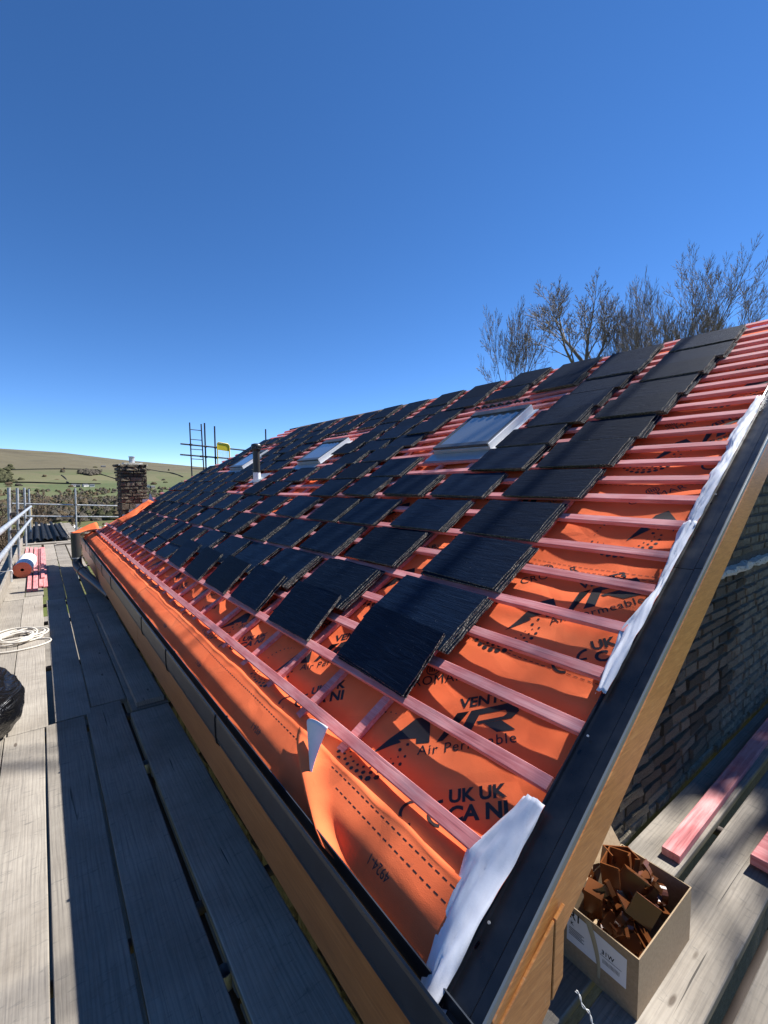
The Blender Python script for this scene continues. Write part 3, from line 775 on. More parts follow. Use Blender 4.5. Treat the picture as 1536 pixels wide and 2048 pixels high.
ew = mobj('eaves_wall', mb.mesh('eaves_wall', mortar), H)
# stones of the gable wall, each its own part
srng = random.Random(5); stones = []
z = -.22; row = 0
while z < 3.2:
    hgt = srng.uniform(.048,.078); x = .93 + srng.uniform(0,.05)
    if 1.00 < z < 1.07: z += .07; continue
    while x < 5.2:
        w = srng.uniform(.09,.30); zt = roof_under(x)-.01
        if z+hgt < zt: stones.append((x, z, w, hgt))
        x += w+srng.uniform(.008,.016)
    z += hgt+srng.uniform(.008,.014); row += 1
vis = [q for q in stones if q[1] > -.2 and q[1] < roof_under(q[0])-.06]
vis.sort(key=lambda q: (q[0]**2+.9+(q[1]-1.68)**2))
near = set(vis[:300])
def stone_mesh(w, h, d, rg, nx=3):
    mb = MB(); vs = []
    outl = []
    for i in range(nx+1): outl.append((i/nx, 0))
    for i in range(nx+1): outl.append((1-i/nx, 1))
    P = [((u-.5)*w*rg.uniform(.94,1.03), (v-.5)*h*rg.uniform(.8,1.05)) for u, v in outl]
    k = len(P); dd = [rg.uniform(.5,1)*d for _ in P]
    vs = [(x,0,z) for x,z in P] + [(x*.97,-dd[i]*.6,z*.93) for i,(x,z) in enumerate(P)] + [(x*.93,-d*rg.uniform(.8,1.15),z*.82) for x,z in P]
    fs = []
    for r in (0,1):
        for i in range(k): fs.append((r*k+i, r*k+(i+1)%k, (r+1)*k+(i+1)%k, (r+1)*k+i))
    fs.append([2*k+i for i in range(k)])
    mb.add(vs, fs, 0, False); return mb
SM = [stone_mesh(1, 1, 1, srng).mesh('stone', stone) for _ in range(14)]
rest = MB()
for q in stones:
    x, z, w, h = q; d = srng.uniform(.010,.024)
    if q in near:
        o = bpy.data.objects.new('stone', srng.choice(SM)); COL.objects.link(o); o.parent = gw
        o.location = HM @ Vector((x+w/2, WY+.021, z+h/2)) - wpos(gw); o.scale = (w*UNIT, d*UNIT, h*UNIT); o.rotation_euler = (srng.uniform(-.05,.05), srng.uniform(-.02,.02), srng.uniform(-.06,.06))
    else:
        m0 = stone_mesh(w, h, d, srng, 2); rest.add([(v[0]+x+w/2, v[1]+WY+.021, v[2]+z+h/2) for v in m0.v], m0.f)
o = mobj('stone', rest.mesh('stone', stone), gw); tag(o, kind='stuff')
mb_ = MB(); er = random.Random(9); zz = -1.5
while zz < .3:
    hh = er.uniform(.07,.12); yy = 1.36
    while yy < 7:
        w_ = er.uniform(.12,.34); m0 = stone_mesh(w_, hh, er.uniform(.02,.05), er, 2)
        mb_.add([(.949+v[1], yy+w_/2+v[0], zz+hh/2+v[2]) for v in m0.v], m0.f); yy += w_+.012
    zz += hh+.012
tag(mobj('stone', mb_.mesh('stone', stone), ew), kind='stuff')
# band of crumbling mortar and the fillet under the barge, sunlight painted in as paleness
mb = MB(); xs = [1.95+.06*i for i in range(54)]
prof = lambda x: (.024+.03*noise.noise(Vector((x*9,1,1))), .026+.020*noise.noise(Vector((x*8,4,1))))
vs = []; fs = []
for x in xs:
    d, hh = prof(x); cz = 1.045+.006*noise.noise(Vector((x*3,9,1)))
    vs += [(x,WY+.02,cz-hh),(x,WY-d,cz-hh*.8),(x,WY-d*1.2,cz),(x,WY-d*.9,cz+hh*.8),(x,WY+.02,cz+hh)]
for i in range(len(xs)-1):
    for j in range(4): fs.append((i*5+j, i*5+j+1, i*5+6+j, i*5+5+j))
mb.add(vs, fs, 0, False); mobj('mortar_band', mb.mesh('mortar_band', sun_toned_mortar), H, 'projecting band of stone and mortar, coloured pale as if sunlit')
mb = MB(); xs = [1.0+.035*i for i in range(60)]; vs = []; fs = []
for x in xs:
    t = roof_under(x)+.0; d = .02+.02*noise.noise(Vector((x*9,3,1))); k = .035+.04*noise.noise(Vector((x*6,7,2)))
    vs += [(x,WY+.02,t),(x,WY-d,t-.004),(x,WY-d,t-k),(x,WY+.02,t-k-.02)]
for i in range(len(xs)-1):
    for j in range(3): fs.append((i*4+j, i*4+j+1, i*4+5+j, i*4+4+j))
mb.add(vs, fs, 0, False); mobj('mortar_fillet', mb.mesh('mortar_fillet', sun_toned_mortar), H)

# ------------------------------------------------------------------ chimney
CH = mobj('chimney', MB().box((1.37,10.93,.45),(1.86,11.43,2.00)).mesh('chimney', mortar), H)
crng = random.Random(12); z = .55
while z < 2.0:
    h = crng.choice((.045,.06,.075,.10,.055)); 
    if .98 < z < 1.1: h = .155
    over = .035 if z > 1.78 else (.012 if z > 1.6 else 0)
    for face in range(2):
        t = 0; L = .50
        while t < L-.02:
            w = min(crng.uniform(.10,.26), L-t)
            if L-t-w < .06: w = L-t
            d = crng.uniform(.010,.035)+over
            o = bpy.data.objects.new('stone', crng.choice(SM)); COL.objects.link(o); o.parent = CH
            if face == 0:
                o.location = HM @ Vector((1.365+t+w/2, 10.931, z+h/2)) - wpos(CH); o.scale = (w*.97*UNIT, d*UNIT, h*.94*UNIT)
            else:
                o.location = HM @ Vector((1.371, 10.93+t+w/2, z+h/2)) - wpos(CH); o.scale = (w*.97*UNIT, d*UNIT, h*.94*UNIT); o.rotation_euler = (0,0,-math.pi/2)
            t += w
    z += h+.004
mb = MB(); mb.box((1.34,10.90,2.0),(1.89,11.46,2.03), jit=.008); mb.box((1.45,11.0,2.03),(1.8,11.36,2.06), jit=.012); mobj('flaunching', mb.mesh('flaunching', sun_toned_mortar), CH)
mb = MB(); mb.tube([(1.63,11.18,2.05),(1.63,11.18,2.10),(1.63,11.18,2.19)], [.062,.055,.055], 16); mb.tube([(1.63,11.18,2.185),(1.63,11.18,2.205)], .064, 16)
mobj('chimney_pot', mb.mesh('chimney_pot', galv), CH)
for k in range(4):
    s = .70+k*.17; 
    p = S(s, 10.9, 0)
    mb = MB(); x0 = 1.36+k*.13; zb = roof_under(x0)+.12+.02*k
    mb.add([(x0,10.895,zb-.06),(x0+.125,10.885,zb-.01),(x0+.12,10.89,zb+.11),(x0+.005,10.90,zb+.10),(x0,10.89,zb-.06),(x0+.125,10.88,zb-.01),(x0+.12,10.886,zb+.11),(x0+.005,10.895,zb+.10)], [(0,1,2,3),(7,6,5,4),(0,4,5,1),(1,5,6,2),(2,6,7,3),(3,7,4,0)])
    mobj('lead_flashing', mb.mesh('lead_flashing', lead), CH)
mb = MB(); mb.add([(1.87,10.87,1.28),(1.97,10.80,1.10),(1.99,10.80,1.20),(1.90,10.88,1.42)], [(0,1,2,3)]); mobj('lead_flashing', mb.mesh('lead_flashing', lead), CH)

def chu(u, v):
    s_ = .62+.75*u; return S(s_, 10.45+.42*v-.10*math.sin(u*5), .02+.05*v+.02*noise.noise(Vector((u*6, v*4, 2))))
sheet('membrane_flap', chu, 14, 8, (memb, memb), parent=H)
# ------------------------------------------------------------------ roof windows
WL = ['nearest roof window, glass propped on a white frame', 'middle roof window between the slate stacks', 'farthest roof window behind the vent pipe']
for (s0,s1,y0,y1), lb in zip(WINS, WL):
    base = S(s0, y0, 0)
    w = mobj('roof_window', MB().add([S(s,y,h) for h in (-.05,.038) for s,y in ((s0,y0),(s1,y0),(s1,y1),(s0,y1))], [(3,2,1,0),(4,5,6,7),(0,1,5,4),(1,2,6,5),(2,3,7,6),(3,0,4,7)]).mesh('roof_window', whitep), H, lb)
    def slab(nm, a0,a1,b0,b1,h0,h1,m):
        h0, h1 = h0*.66, h1*.66
        mb = MB(); mb.add([S(s,y,h) for h in (h0,h1) for s,y in ((a0,b0),(a1,b0),(a1,b1),(a0,b1))], [(3,2,1,0),(4,5,6,7),(0,1,5,4),(1,2,6,5),(2,3,7,6),(3,0,4,7)])
        return bevel(mobj(nm, mb.mesh(nm, m), w), .002)
    f = .045
    slab('frame', s0-.012,s0+f,y0-.004,y1+.004,.061,.098,greyp); slab('frame', s1-f-.03,s1+.012,y0-.004,y1+.004,.061,.104,greyp)
    slab('frame', s0+f+.001,s1-f-.031,y0-.004,y0+f*.6,.061,.096,greyp); slab('frame', s0+f+.001,s1-f-.031,y1-f*.6,y1+.004,.061,.096,greyp)
    slab('pane', s0+f+.002,s1-f-.032,y0+f*.6+.001,y1-f*.6-.001,.078,.086,glass)
    slab('frame_side', s0-.005,s1+.01,y0-.020,y0-.006,-.02,.090,whitep)
    slab('frame_foot', s0-.022,s0-.013,y0-.01,y1+.01,-.02,.060,lead)
    slab('flashing', s0-.15,s0-.024,y0-.03,y1+.03,.001,.006,lead)
    slab('flashing', s0-.02,s1+.02,y0-.07,y0-.022,.001,.005,whitep)
    for k in range(7):
        yy = y0+.03+(y1-y0-.06)*k/6; mb = MB(); mb.tube([S(s1+.02, yy-.03, .10), S(s1+.025, yy, .112), S(s1+.02, yy+.03, .10)], .012, 6); mobj('foam_clip', mb.mesh('foam_clip', darkm), w)
# vent pipe through the slope
vp = S(2.23, 6.69, 0)
mb = MB(); mb.tube([vp+Vector((0,0,-.08)), vp+Vector((0,0,.12))], .054, 16); mobj('pipe_collar', mb.mesh('pipe_collar', whitep), H, 'white collar at the foot of the vent pipe')
mb = MB(); mb.tube([vp+Vector((0,0,.12)), vp+Vector((0,0,.46))], .052, 18); mb.tube([vp+Vector((0,0,.115)), vp+Vector((0,0,.14))], .058, 18)
vpo = mobj('vent_pipe', mb.mesh('vent_pipe', pipe_m), H, 'black vent pipe with a slotted cowl')
mb = MB(); mb.tube([vp+Vector((0,0,a)) for a in (.44,.45,.47)], [.056,.07,.07], 18)
for k in range(10):
    a = k*math.pi/5; mb.box((vp.x+.062*math.cos(a)-.006, vp.y+.062*math.sin(a)-.006, vp.z+.468),(vp.x+.062*math.cos(a)+.006, vp.y+.062*math.sin(a)+.006, vp.z+.505))
mb.tube([vp+Vector((0,0,a)) for a in (.50,.515,.54,.55)], [.076,.076,.066,.03], 18)
mobj('cowl', mb.mesh('cowl', pipe_m), vpo)
mb = MB(); mb.add([S(s,y,h) for h in (.002,.006) for s,y in ((2.16,6.50),(2.42,6.50),(2.40,6.86),(2.14,6.86))], [(3,2,1,0),(4,5,6,7),(0,1,5,4),(1,2,6,5),(2,3,7,6),(3,0,4,7)])
mobj('pipe_flashing', mb.mesh('pipe_flashing', lead), H)

# ------------------------------------------------------------------ print on the membrane
inkmb = MB()
PRINT_ON = [BVH_MEMB]
def place(verts, faces, fr, lift=.0013):
    """flat outline in a (u,v) frame on the slope, cut small and laid over the membrane's waves"""
    o, e1, e2, sc = fr
    bm = bmesh.new(); vv = [bm.verts.new((x*sc, y*sc, 0)) for x, y in verts]
    for f in faces:
        try: bm.faces.new([vv[i] for i in f])
        except ValueError: pass
    bmesh.ops.triangulate(bm, faces=bm.faces)
    for _ in range(5):
        ed = [e for e in bm.edges if e.calc_length() > (.012 if o[1] < 2.3 else .03)]
        if not ed: break
        bmesh.ops.subdivide_edges(bm, edges=ed, cuts=1); bmesh.ops.triangulate(bm, faces=[f for f in bm.faces if len(f.verts) > 3])
    bm.verts.index_update(); out = []
    for v in bm.verts:
        s = o[0]+e1[0]*v.co.x+e2[0]*v.co.y; y = o[1]+e1[1]*v.co.x+e2[1]*v.co.y
        q = W(s, y, .12); best = None
        for t_ in PRINT_ON:
            h_ = t_.ray_cast(q, -NRM, .4)
            if h_[0] is not None and (best is None or h_[3] < best[1]): best = (h_[0], h_[3])
        out.append(best[0]+NRM*lift if best else W(s, y, wr(s, y)+lift))
    inkmb.add(out, [[v.index for v in f.verts] for f in bm.faces]); bm.free()
TXT = {}
def text_geo(body, spacing=1.0, shear=0, bold=0.0):
    k = (body, spacing, shear, bold)
    if k in TXT: return TXT[k]
    c = bpy.data.curves.new('t', 'FONT'); c.body = body; c.space_character = spacing; c.shear = shear; c.offset = bold; c.resolution_u = 3
    o = bpy.data.objects.new('t', c); COL.objects.link(o); bpy.context.view_layer.update()
    me = o.to_mesh(); v = [(q.co.x, q.co.y) for q in me.vertices]; f = [list(p.vertices) for p in me.polygons]
    o.to_mesh_clear(); bpy.data.objects.remove(o); bpy.data.curves.remove(c)
    TXT[k] = (v, f, max([q[0] for q in v])); return TXT[k]
A1 = R_(37.5)   # print runs diagonally across the sheet
E1 = (math.sin(A1)+0, -math.cos(A1)); E2 = (math.cos(A1), math.sin(A1))
def fr(base, u, v, sc=1, e1=E1, e2=E2): return ((base[0]+e1[0]*u+e2[0]*v, base[1]+e1[1]*u+e2[1]*v), e1, e2, sc)
def txt(body, base, u, v, width, hscale=1, **kw):
    V, Fc, w = text_geo(body, **kw); sc = width/w
    place([(x*sc, y*sc*hscale) for x, y in V], Fc, fr(base, u, v))
def ringarc(base, cx, cy, r, a0, a1, n, w0, w1):
    for i in range(n):
        a = R_(a0+(a1-a0)*i/(n-1)); t = i/(n-1); w = w0+(w1-w0)*math.sin(math.pi*t)
        place([(math.cos(R_(60*k+15))*w, math.sin(R_(60*k+15))*w) for k in range(6)], [range(6)], fr(base, cx+r*math.cos(a), cy+r*math.sin(a)))
def arcband(base, cx, cy, r, wd, a0, a1, n=14):
    V = []; 
    for i in range(n+1):
        a = R_(a0+(a1-a0)*i/n); V += [(r*math.cos(a), r*math.sin(a)), ((r-wd)*math.cos(a), (r-wd)*math.sin(a))]
    place(V, [(2*i,2*i+1,2*i+3,2*i+2) for i in range(n)], fr(base, cx, cy))
def block(base):
    b = base
    txt('Air Permeable', b, 0, 0, .385, spacing=1.12)
    # AIR wordmark
    place([(-.19,.035),(-.075,.062),(-.095,.082),(-.135,.074)], [(0,1,2,3)], fr(b,0,0))
    place([(-.20,.03),(-.02,.165),(.04,.165),(.045,.05),(-.01,.05),(-.012,.075),(-.09,.075),(-.125,.05)], [range(8)], fr(b,0,0))
    place([(.052,.162),(.075,.05),(.155,.165),(.205,.165),(.10,.05),(.075,.05)], [(0,1,5),(2,3,4),(1,4,3,2)], fr(b,0,0))
    place([(.15,.05),(.215,.165),(.262,.165),(.198,.05)], [(0,1,2,3)], fr(b,0,0))
    place([(.215,.165),(.40,.172),(.405,.125),(.375,.10),(.245,.098),(.235,.112),(.345,.114),(.36,.126),(.352,.142),(.215,.14)], [range(10)], fr(b,0,0))
    place([(.265,.098),(.315,.05),(.385,.05),(.335,.098)], [(0,1,2,3)], fr(b,0,0))
    txt('VENT3', b, .165, .185, .20, .95, bold=.03, shear=.1)
    txt('CROMAR', b, -.10, .325, .28, 1.05, spacing=1.1)
    arcband(b, .04, .405, .034, .005, 0, 360, 18)
    for k in (-.016,-.005,.006,.017): place([(k-.003,-.014),(k+.003,-.014),(k+.003,.018),(k-.003,.018)], [(0,1,2,3)], fr(b,.04,.405))
    # CE mark
    arcband(b, .022, -.222, .050, .0115, 92, 268); arcband(b, .118, -.222, .050, .0115, 92, 268)
    place([(.072,-.005),(.108,-.005),(.108,.005),(.072,.005)], [(0,1,2,3)], fr(b,0,-.222))
    txt('UK UK', b, .135, -.185, .205, .9, bold=.035); txt('CA NI', b, .135, -.247, .205, .9, bold=.035)
    ringarc(b, -.19, .065, .155, 165, 335, 15, .006, .0135)
    ringarc(b, -.19, .065, .128, 170, 330, 13, .004, .009)
    ringarc(b, -.19, .065, .104, 180, 320, 10, .003, .006)
    ringarc(b, -.19, .075, .145, 60, 150, 9, .003, .005)
    for (u, v, w) in ((-.075,.03,.008),(-.045,.05,.007),(-.03,.085,.005)): place([(math.cos(R_(60*k))*w, math.sin(R_(60*k))*w) for k in range(6)], [range(6)], fr(b,u,v))
B0 = (.364, 1.258)
for c, (ds, dy) in enumerate(((0,0), (.77,-.14), (1.49,-.38), (2.24,-.22), (3.0,-.4))):
    for k in range(-1, 8 if c == 0 else (3 if c < 3 else 1)):
        b = (B0[0]+ds, B0[1]+dy+.97*k)
        if b[1] < .85 and c == 0: continue
        if b[1] < .6: continue
        try:
            n0 = len(inkmb.v); block(b)
        except Exception as ex: print('print', ex)
def dashes(s, y0, y1, dl=.017, gap=.011, w=.0028, lift=.0013):
    y = y0
    while y < y1:
        ss = s+.006*noise.noise(Vector((y*1.5, s*3, 0)))
        place([(0,-w/2),(dl,-w/2),(dl,w/2),(0,w/2)], [(0,1,2,3)], ((ss, y), (0,1), (1,0), 1), lift); y += dl+gap
dashes(.93, .72, 2.2); dashes(.965, .72, 2.2); dashes(1.53, .72, 2.2); dashes(1.50, .72, 2.2); dashes(2.25, .8, 2)
# keep print off the verge trim and drop what would poke past it
me = inkmb.mesh('membrane_print', ink, recalc=False)
bm = bmesh.new(); bm.from_mesh(me)
inv = Vector((0,1,0))
kill = [v for v in bm.verts if v.co.y < .735 or ((v.co-S(0,0,0)).dot(UP)) < .16]
bmesh.ops.delete(bm, geom=kill, context='VERTS'); bm.to_mesh(me); bm.free()
mobj('membrane_print', me, H, 'black lettering and hexagon pattern printed on the orange membrane')
# print on the eaves strips rides a little higher
inkmb = MB()
def strip_h(s, y): return wr(s, y)+.006+(.006 if y < 1.6 else .002)+.005*noise.noise(Vector((s*4, y*2.1, 3 if y < 1.6 else 9)))
_wr = wr
def wr(s, y): return strip_h(s, y) if False else (_wr(s, y)+.006+(.006 if y < 1.6 else .002)+.005*noise.noise(Vector((s*4, y*2.1, 3 if y < 1.6 else 9))))
PRINT_ON = [BVHTree.FromPolygons(a_, b_) for a_, b_ in SHEETS[:2]]
def flush(nm):
    global inkmb
    o = mobj(nm, inkmb.mesh(nm, ink, recalc=False), H); inkmb = MB(); return o
for a_ in ((.083,.80,1.42), (.125,.80,1.5), (.108,1.75,7)):
    dashes(*a_, .018, .012, .0034, .002); flush('dashed_line')
for k in range(6):
    V, Fc, w = text_geo('4924-1'); sc = .10/w
    place([(x*sc, y*sc*1.1) for x, y in V], Fc, ((.008+.02, 1.0+1.0*k+.02), (0,1), (-1,0), 1), .002); flush('printed_number')
wr = _wr

# ------------------------------------------------------------------ slate stacks
def slate_mesh(seed):
    rg = random.Random(seed); P = []
    def edge(a, b, n, j):
        for i in range(n):
            t = i/n; q = (a[0]+(b[0]-a[0])*t+rg.uniform(-j,j)*(i>0), a[1]+(b[1]-a[1])*t+rg.uniform(-j,j)*(i>0)); P.append(q)
    edge((0,0),(1,0),7,.006); edge((1,0),(1,1),9,.005); edge((1,1),(0,1),7,.006); edge((0,1),(0,0),9,.005)
    n = len(P); vs = []
    vs += [(x,y,0) for x,y in P]+[(x+(.5-x)*.006*rg.random(), y+(.5-y)*.006*rg.random(), .0044+rg.uniform(-.0005,.0005)) for x,y in P]
    mb = MB(); mb.add(vs, [list(range(n))[::-1], list(range(n,2*n))]); mb.add(vs, [(i,(i+1)%n,(i+1)%n+n,i+n) for i in range(n)], 1)
    return mb
SV = [slate_mesh(100+i) for i in range(8)]
SMESH = [m.mesh('slate', slate, slate_edge) for m in SV]
def ordinal(n): return ['nearest','second','third','fourth','fifth','sixth','seventh','eighth','ninth','tenth','eleventh','twelfth','thirteenth','fourteenth','fifteenth','sixteenth','seventeenth','eighteenth','nineteenth','twentieth'][n]
ROWN = ['lowest row','second row up','third row up','fourth row up','fifth row up','sixth row up','seventh row up','eighth row up','ninth row up','third row below the ridge','second row below the ridge','top row under the ridge']
ROWS = [ # s0, s1, width, given right ends, pitch
 (.50,.82,.57,[1.42,2.26,3.01,3.67,4.36,5.1],.72),
 (.75,1.12,.60,[1.40,2.25,2.98,3.70,4.32],.68),
 (1.16,1.53,.55,[1.40,2.17,2.89,3.55,4.12,4.89],.68),
 (1.55,1.91,.53,[1.42,2.10,2.82,3.38],.66),
 (1.945,2.265,.52,[1.36,2.04],.63),
 (2.285,2.625,.50,[1.34,1.94],.62),
 (2.63,2.94,.49,[1.30,1.92],.60),
 (2.935,3.23,.48,[1.28,1.85],.58),
 (3.20,3.52,.47,[1.25,1.82],.57),
 (3.50,3.775,.45,[1.22,1.79],.57),
 (3.755,4.03,.45,[1.18,1.75],.56),
 (4.03,4.33,.44,[1.18,1.76],.56)]
strg = random.Random(21)
def stack(s0, L, y0, wd, n, tilt, h0, label, detailed):
    p = HM @ W(s0*1.012, y0*1.012, h0); L *= UNIT; wd *= UNIT
    r = root('slate_stack', p, label, 'slate stack', 'stacks of slates laid out on the battens')
    r.rotation_euler = (0, -RP+tilt, 0)
    # local x = up the slope, y = along the eaves
    rot = strg.uniform(-.028,.028); z = 0; mbj = MB()
    dx = strg.uniform(-.0045,-.001); dy = strg.uniform(-.001,.0035)
    for k in range(n):
        ox = (n-1-k)*(-dx)*1.2 + strg.uniform(-.006,.006); oy = -(n-1-k)*dy + strg.uniform(-.010,.010)
        a = rot+strg.uniform(-.020,.020); sx = L*strg.uniform(.97,1.02) if detailed else L; sy = wd*strg.uniform(.985,1.01)
        vi = strg.randrange(8)
        if detailed:
            o = bpy.data.objects.new('slate', SMESH[vi]); COL.objects.link(o); o.parent = r
            o.location = (ox, oy, z); o.scale = (sx, sy, 1); o.rotation_euler = (strg.uniform(-.003,.003), strg.uniform(-.004,.004), a)
        else:
            c, sn = math.cos(a), math.sin(a); m0 = SV[vi]; b = len(mbj.v)
            mbj.v += [((x*sx*c-y*sy*sn)+ox, (x*sx*sn+y*sy*c)+oy, zz+z) for x, y, zz in m0.v]
            mbj.f += [[i+b for i in f] for f in m0.f]; mbj.mi += m0.mi; mbj.sm += m0.sm
        z += .0052 + strg.uniform(0,.0009)
    if not detailed: lobj('slates', mbj.mesh('slates', slate, slate_edge, recalc=False), r)
    return r
for ri, (s0, s1, wd, given, pitch) in enumerate(ROWS):
    ys = list(given); 
    while ys[-1] < 12: ys.append(ys[-1] + pitch*strg.uniform(.92,1.12))
    k = 0
    for y in ys:
        w = wd*strg.uniform(.95,1.02)*(1 if y < 2.2 else .95)
        if y+w > yfar(s1)-.05: break
        sg0, sg1 = s0*g(y), s1*g(y)
        if any(sg1 > a-.12 and sg0 < b+.10 and y+w > c-.08 and y < d+.06 for a,b,c,d in WINS): continue
        if sg1 > 2.06 and sg0 < 2.40 and y+w > 6.58 and y < 6.80: continue
        if chim_gap(s0, y+w) or chim_gap(s1, y+w): continue
        if k > 19: break
        n = 8 if ri else 3
        if ri: n = strg.choice((5,6,7,7)) if y < 3.2 else strg.choice((4,5,5,6))
        if k > 4 and strg.random() < .05: continue
        tilt, h0 = (strg.uniform(.0,.012), .001)
        L = (s1-s0)*(.955 if ri else 1)
        if ri == 11 and y > 2: L = .375
        if ri == 0:
            if y > 5.4: tilt, h0, n = 0.01, .001, 4
            else: tilt, h0 = -math.asin(.06/.30), .004
        lb = ('%s slate stack from the near verge in the %s' % (ordinal(k), ROWN[ri]))
        if ri == 0 and k < 5: lb = '%s thin tilted slate pile from the near verge in the lowest row' % ordinal(k)
        stack(s0+strg.uniform(-.012,.012)*(k > 3), L, y, w, n, tilt, h0, lb, y < 4.6 and n*1 > 0)
        k += 1

# ------------------------------------------------------------------ scaffold boards
def board(x0, x1, y0, y1, z, label, axis='y', rot=0, cat='scaffold board', group='scaffold boards underfoot', m=None, th=.036, name='scaffold_board', bands=True):
    cx, cy = (x0+x1)/2, (y0+y1)/2
    hx, hy = (x1-x0)/2, (y1-y0)/2
    mb = MB(); K = 10
    # slightly wandering long edges
    L = hy if axis == 'y' else hx; wd = hx if axis == 'y' else hy; sd = rnd.random()*90
    vs = []; 
    for i in range(K+1):
        t = -L+2*L*i/K
        e0 = -wd+.003*noise.noise(Vector((t*2, sd, 0))); e1 = wd+.003*noise.noise(Vector((t*2, sd+5, 0))); zz = .003*noise.noise(Vector((t, sd, 9)))
        c = .003
        row = [(e0, -th+zz), (e0, -c+zz), (e0+c, zz), (e1-c, zz), (e1, -c+zz), (e1, -th+zz)]
        vs += [((a, t, b) if axis == 'y' else (t, a, b)) for a, b in row]
    fs = []
    for i in range(K):
        for j in range(6): fs.append((i*6+j, i*6+(j+1)%6, i*6+6+(j+1)%6, i*6+6+j))
    fs += [list(range(6))[::-1], [K*6+j for j in range(6)]]
    mb.add(vs, fs)
    me = mb.mesh(name, m or (board_y if axis == 'y' else board_x))
    r = bpy.data.objects.new(name, me); COL.objects.link(r); r.location = (cx, cy, z); r.rotation_euler = (0,0,rot); tag(r, label, cat, group)
    return r
Bd = [
 (-.72,-.495,-.25,3.80,0,'board at the left frame edge beneath the black bag'),
 (-.49,-.262,-.25,3.79,0,'near board left of centre, passing under the black bag'),
 (-.257,-.050,-.25,3.80,0,'sunlit near board right beside the black bag'),
 (-.040,.182,-.25,3.82,0,'near board split lengthwise by the eaves shadow'),
 (.196,.419,-.25,3.93,0,'shaded near board with dark knots left of the gaps'),
 (.452,.706,-.25,3.66,0,'shaded near board beside the brown fascia'),
 (-.71,-.485,3.81,8.1,0,'outer middle board beyond the black bag'),
 (-.48,-.252,3.80,8.2,0,'middle board with the coiled rope on it'),
 (-.247,-.030,3.81,8.35,0,'middle board under the right loop of the rope'),
 (.012,.225,3.84,7.94,0,'sunlit middle board right of the wide black gap'),
 (.236,.462,3.945,7.88,0,'shaded middle board next to the pipe elbow'),
 (.500,.690,3.72,6.6,.040,'shaded short board propped higher beside the fascia'),
 (.470,.715,3.69,8.0,0,'shaded board under the propped short board'),
 (-.70,-.475,8.13,12.5,0,'outer far board beside the membrane roll'),
 (-.47,-.242,8.23,12.6,0,'far board carrying the membrane roll'),
 (-.237,-.020,8.38,12.5,0,'far board carrying the red battens'),
 (.030,.243,7.96,12.0,0,'far board half in sun left of the black pipe'),
 (.254,.475,7.90,12.1,0,'far shaded board under the black pipe'),
 (.500,.690,8.03,12.1,0,'far shaded board against the fascia'),
 (-.70,-.475,12.53,15.3,0,'last outer board before the far rails'),
 (-.47,-.242,12.63,15.3,0,'last board beyond the membrane roll'),
 (-.237,-.020,12.53,15.3,0,'last board beneath the far ends of red battens'),
 (.030,.243,12.03,15.2,0,'last half sunlit board before the black gutters'),
 (.254,.475,12.13,15.2,0,'last shaded board beyond the black pipe'),
 (.500,.690,12.13,15.2,0,'last shaded board at the far eaves corner')]
for x0,x1,y0,y1,z,lb in Bd: board(x0,x1,y0,y1,z,lb,rot=rnd.uniform(-.001,.001))
board(-.72,1.5,15.05,15.27,.04,'pale board laid crosswise in front of the black gutters','x')
board(.30,1.2,14.62,14.80,.05,'short white edged board lying crosswise by the pipe','x')
GB = [(.735,6.2,.712,.905,0,'shaded gable side board hard against the stone wall'),
      (.730,6.2,.440,.676,0,'gable side board under the cardboard box'),
      (.735,6.2,.160,.385,0,'gable side board at the bottom right corner'),
      (.735,6.2,-.080,.140,0,'outer gable side board below the frame corner')]
for x0,x1,y0,y1,z,lb in GB: board(x0,x1,y0,y1,z,lb,'x',group='gable side scaffold boards')

# ------------------------------------------------------------------ walkway scaffold
SF = root('scaffold', (-.5,10,-5), 'galvanised tube scaffold with guard rails along the walkway', 'scaffold')
def tube_part(name, a, b, parent, r=.0242, m=galv, label=None):
    mb = MB(); mb.tube([a, b], r, 14); return mobj(name, mb.mesh(name, m), parent, label)
def coupler(p, parent, s=.045):
    mb = MB(); x,y,z = p; mb.box((x-s,y-s*.7,z-s*.8),(x+s,y+s*.7,z+s*.8), jit=.004); mb.tube([(x-s*1.5,y,z+.01),(x+s*1.5,y,z+.01)], .011, 6)
    bevel(mobj('coupler', mb.mesh('coupler', rust), parent), .006)
for (x,y,zt,dx) in ((-.46,9.8,1.58,.06),(-.40,11.8,1.55,.05),(-.345,15.0,1.52,.045),(-.28,17.7,1.45,.03),(-.58,3.4,1.6,0)):
    tube_part('standard', (x-dx*2.5,y,-5), (x+dx,y,zt), SF)
tube_part('standard', (.80,17.45,-5), (.92,17.5,1.46), SF)
tube_part('guard_rail', (-.33,1.4,1.325), (-.19,15.4,1.015), SF); tube_part('guard_rail', (-.37,1.4,1.09), (-.20,15.4,.69), SF)
tube_part('guard_rail', (-.66,17.55,1.02), (2.3,17.55,.83), SF); tube_part('guard_rail', (-.50,17.55,.635), (2.3,17.55,.46), SF)
for p in ((-.36,9.8,1.14),(-.37,9.8,.85),(-.31,11.8,1.1),(-.32,11.8,.8),(-.27,15.0,1.03),(-.28,15,.70),(.90,17.5,.93),(.88,17.5,.56),(-.26,17.6,1.0),(-.27,17.6,.62),(-.37,3.4,1.28),(-.39,3.4,1.03)): coupler(p, SF, .035)
for y in (.55, 1.85, 3.75, 5.2, 6.9, 7.9, 9.6, 11.2, 12.4, 14.9):
    tube_part('transom', (-.95,y,-.064), (.86,y,-.064), SF, m=rust)
for x in (.44, -.62): tube_part('ledger', (x,-.5,-.115), (x,15.5,-.115), SF, m=rust)
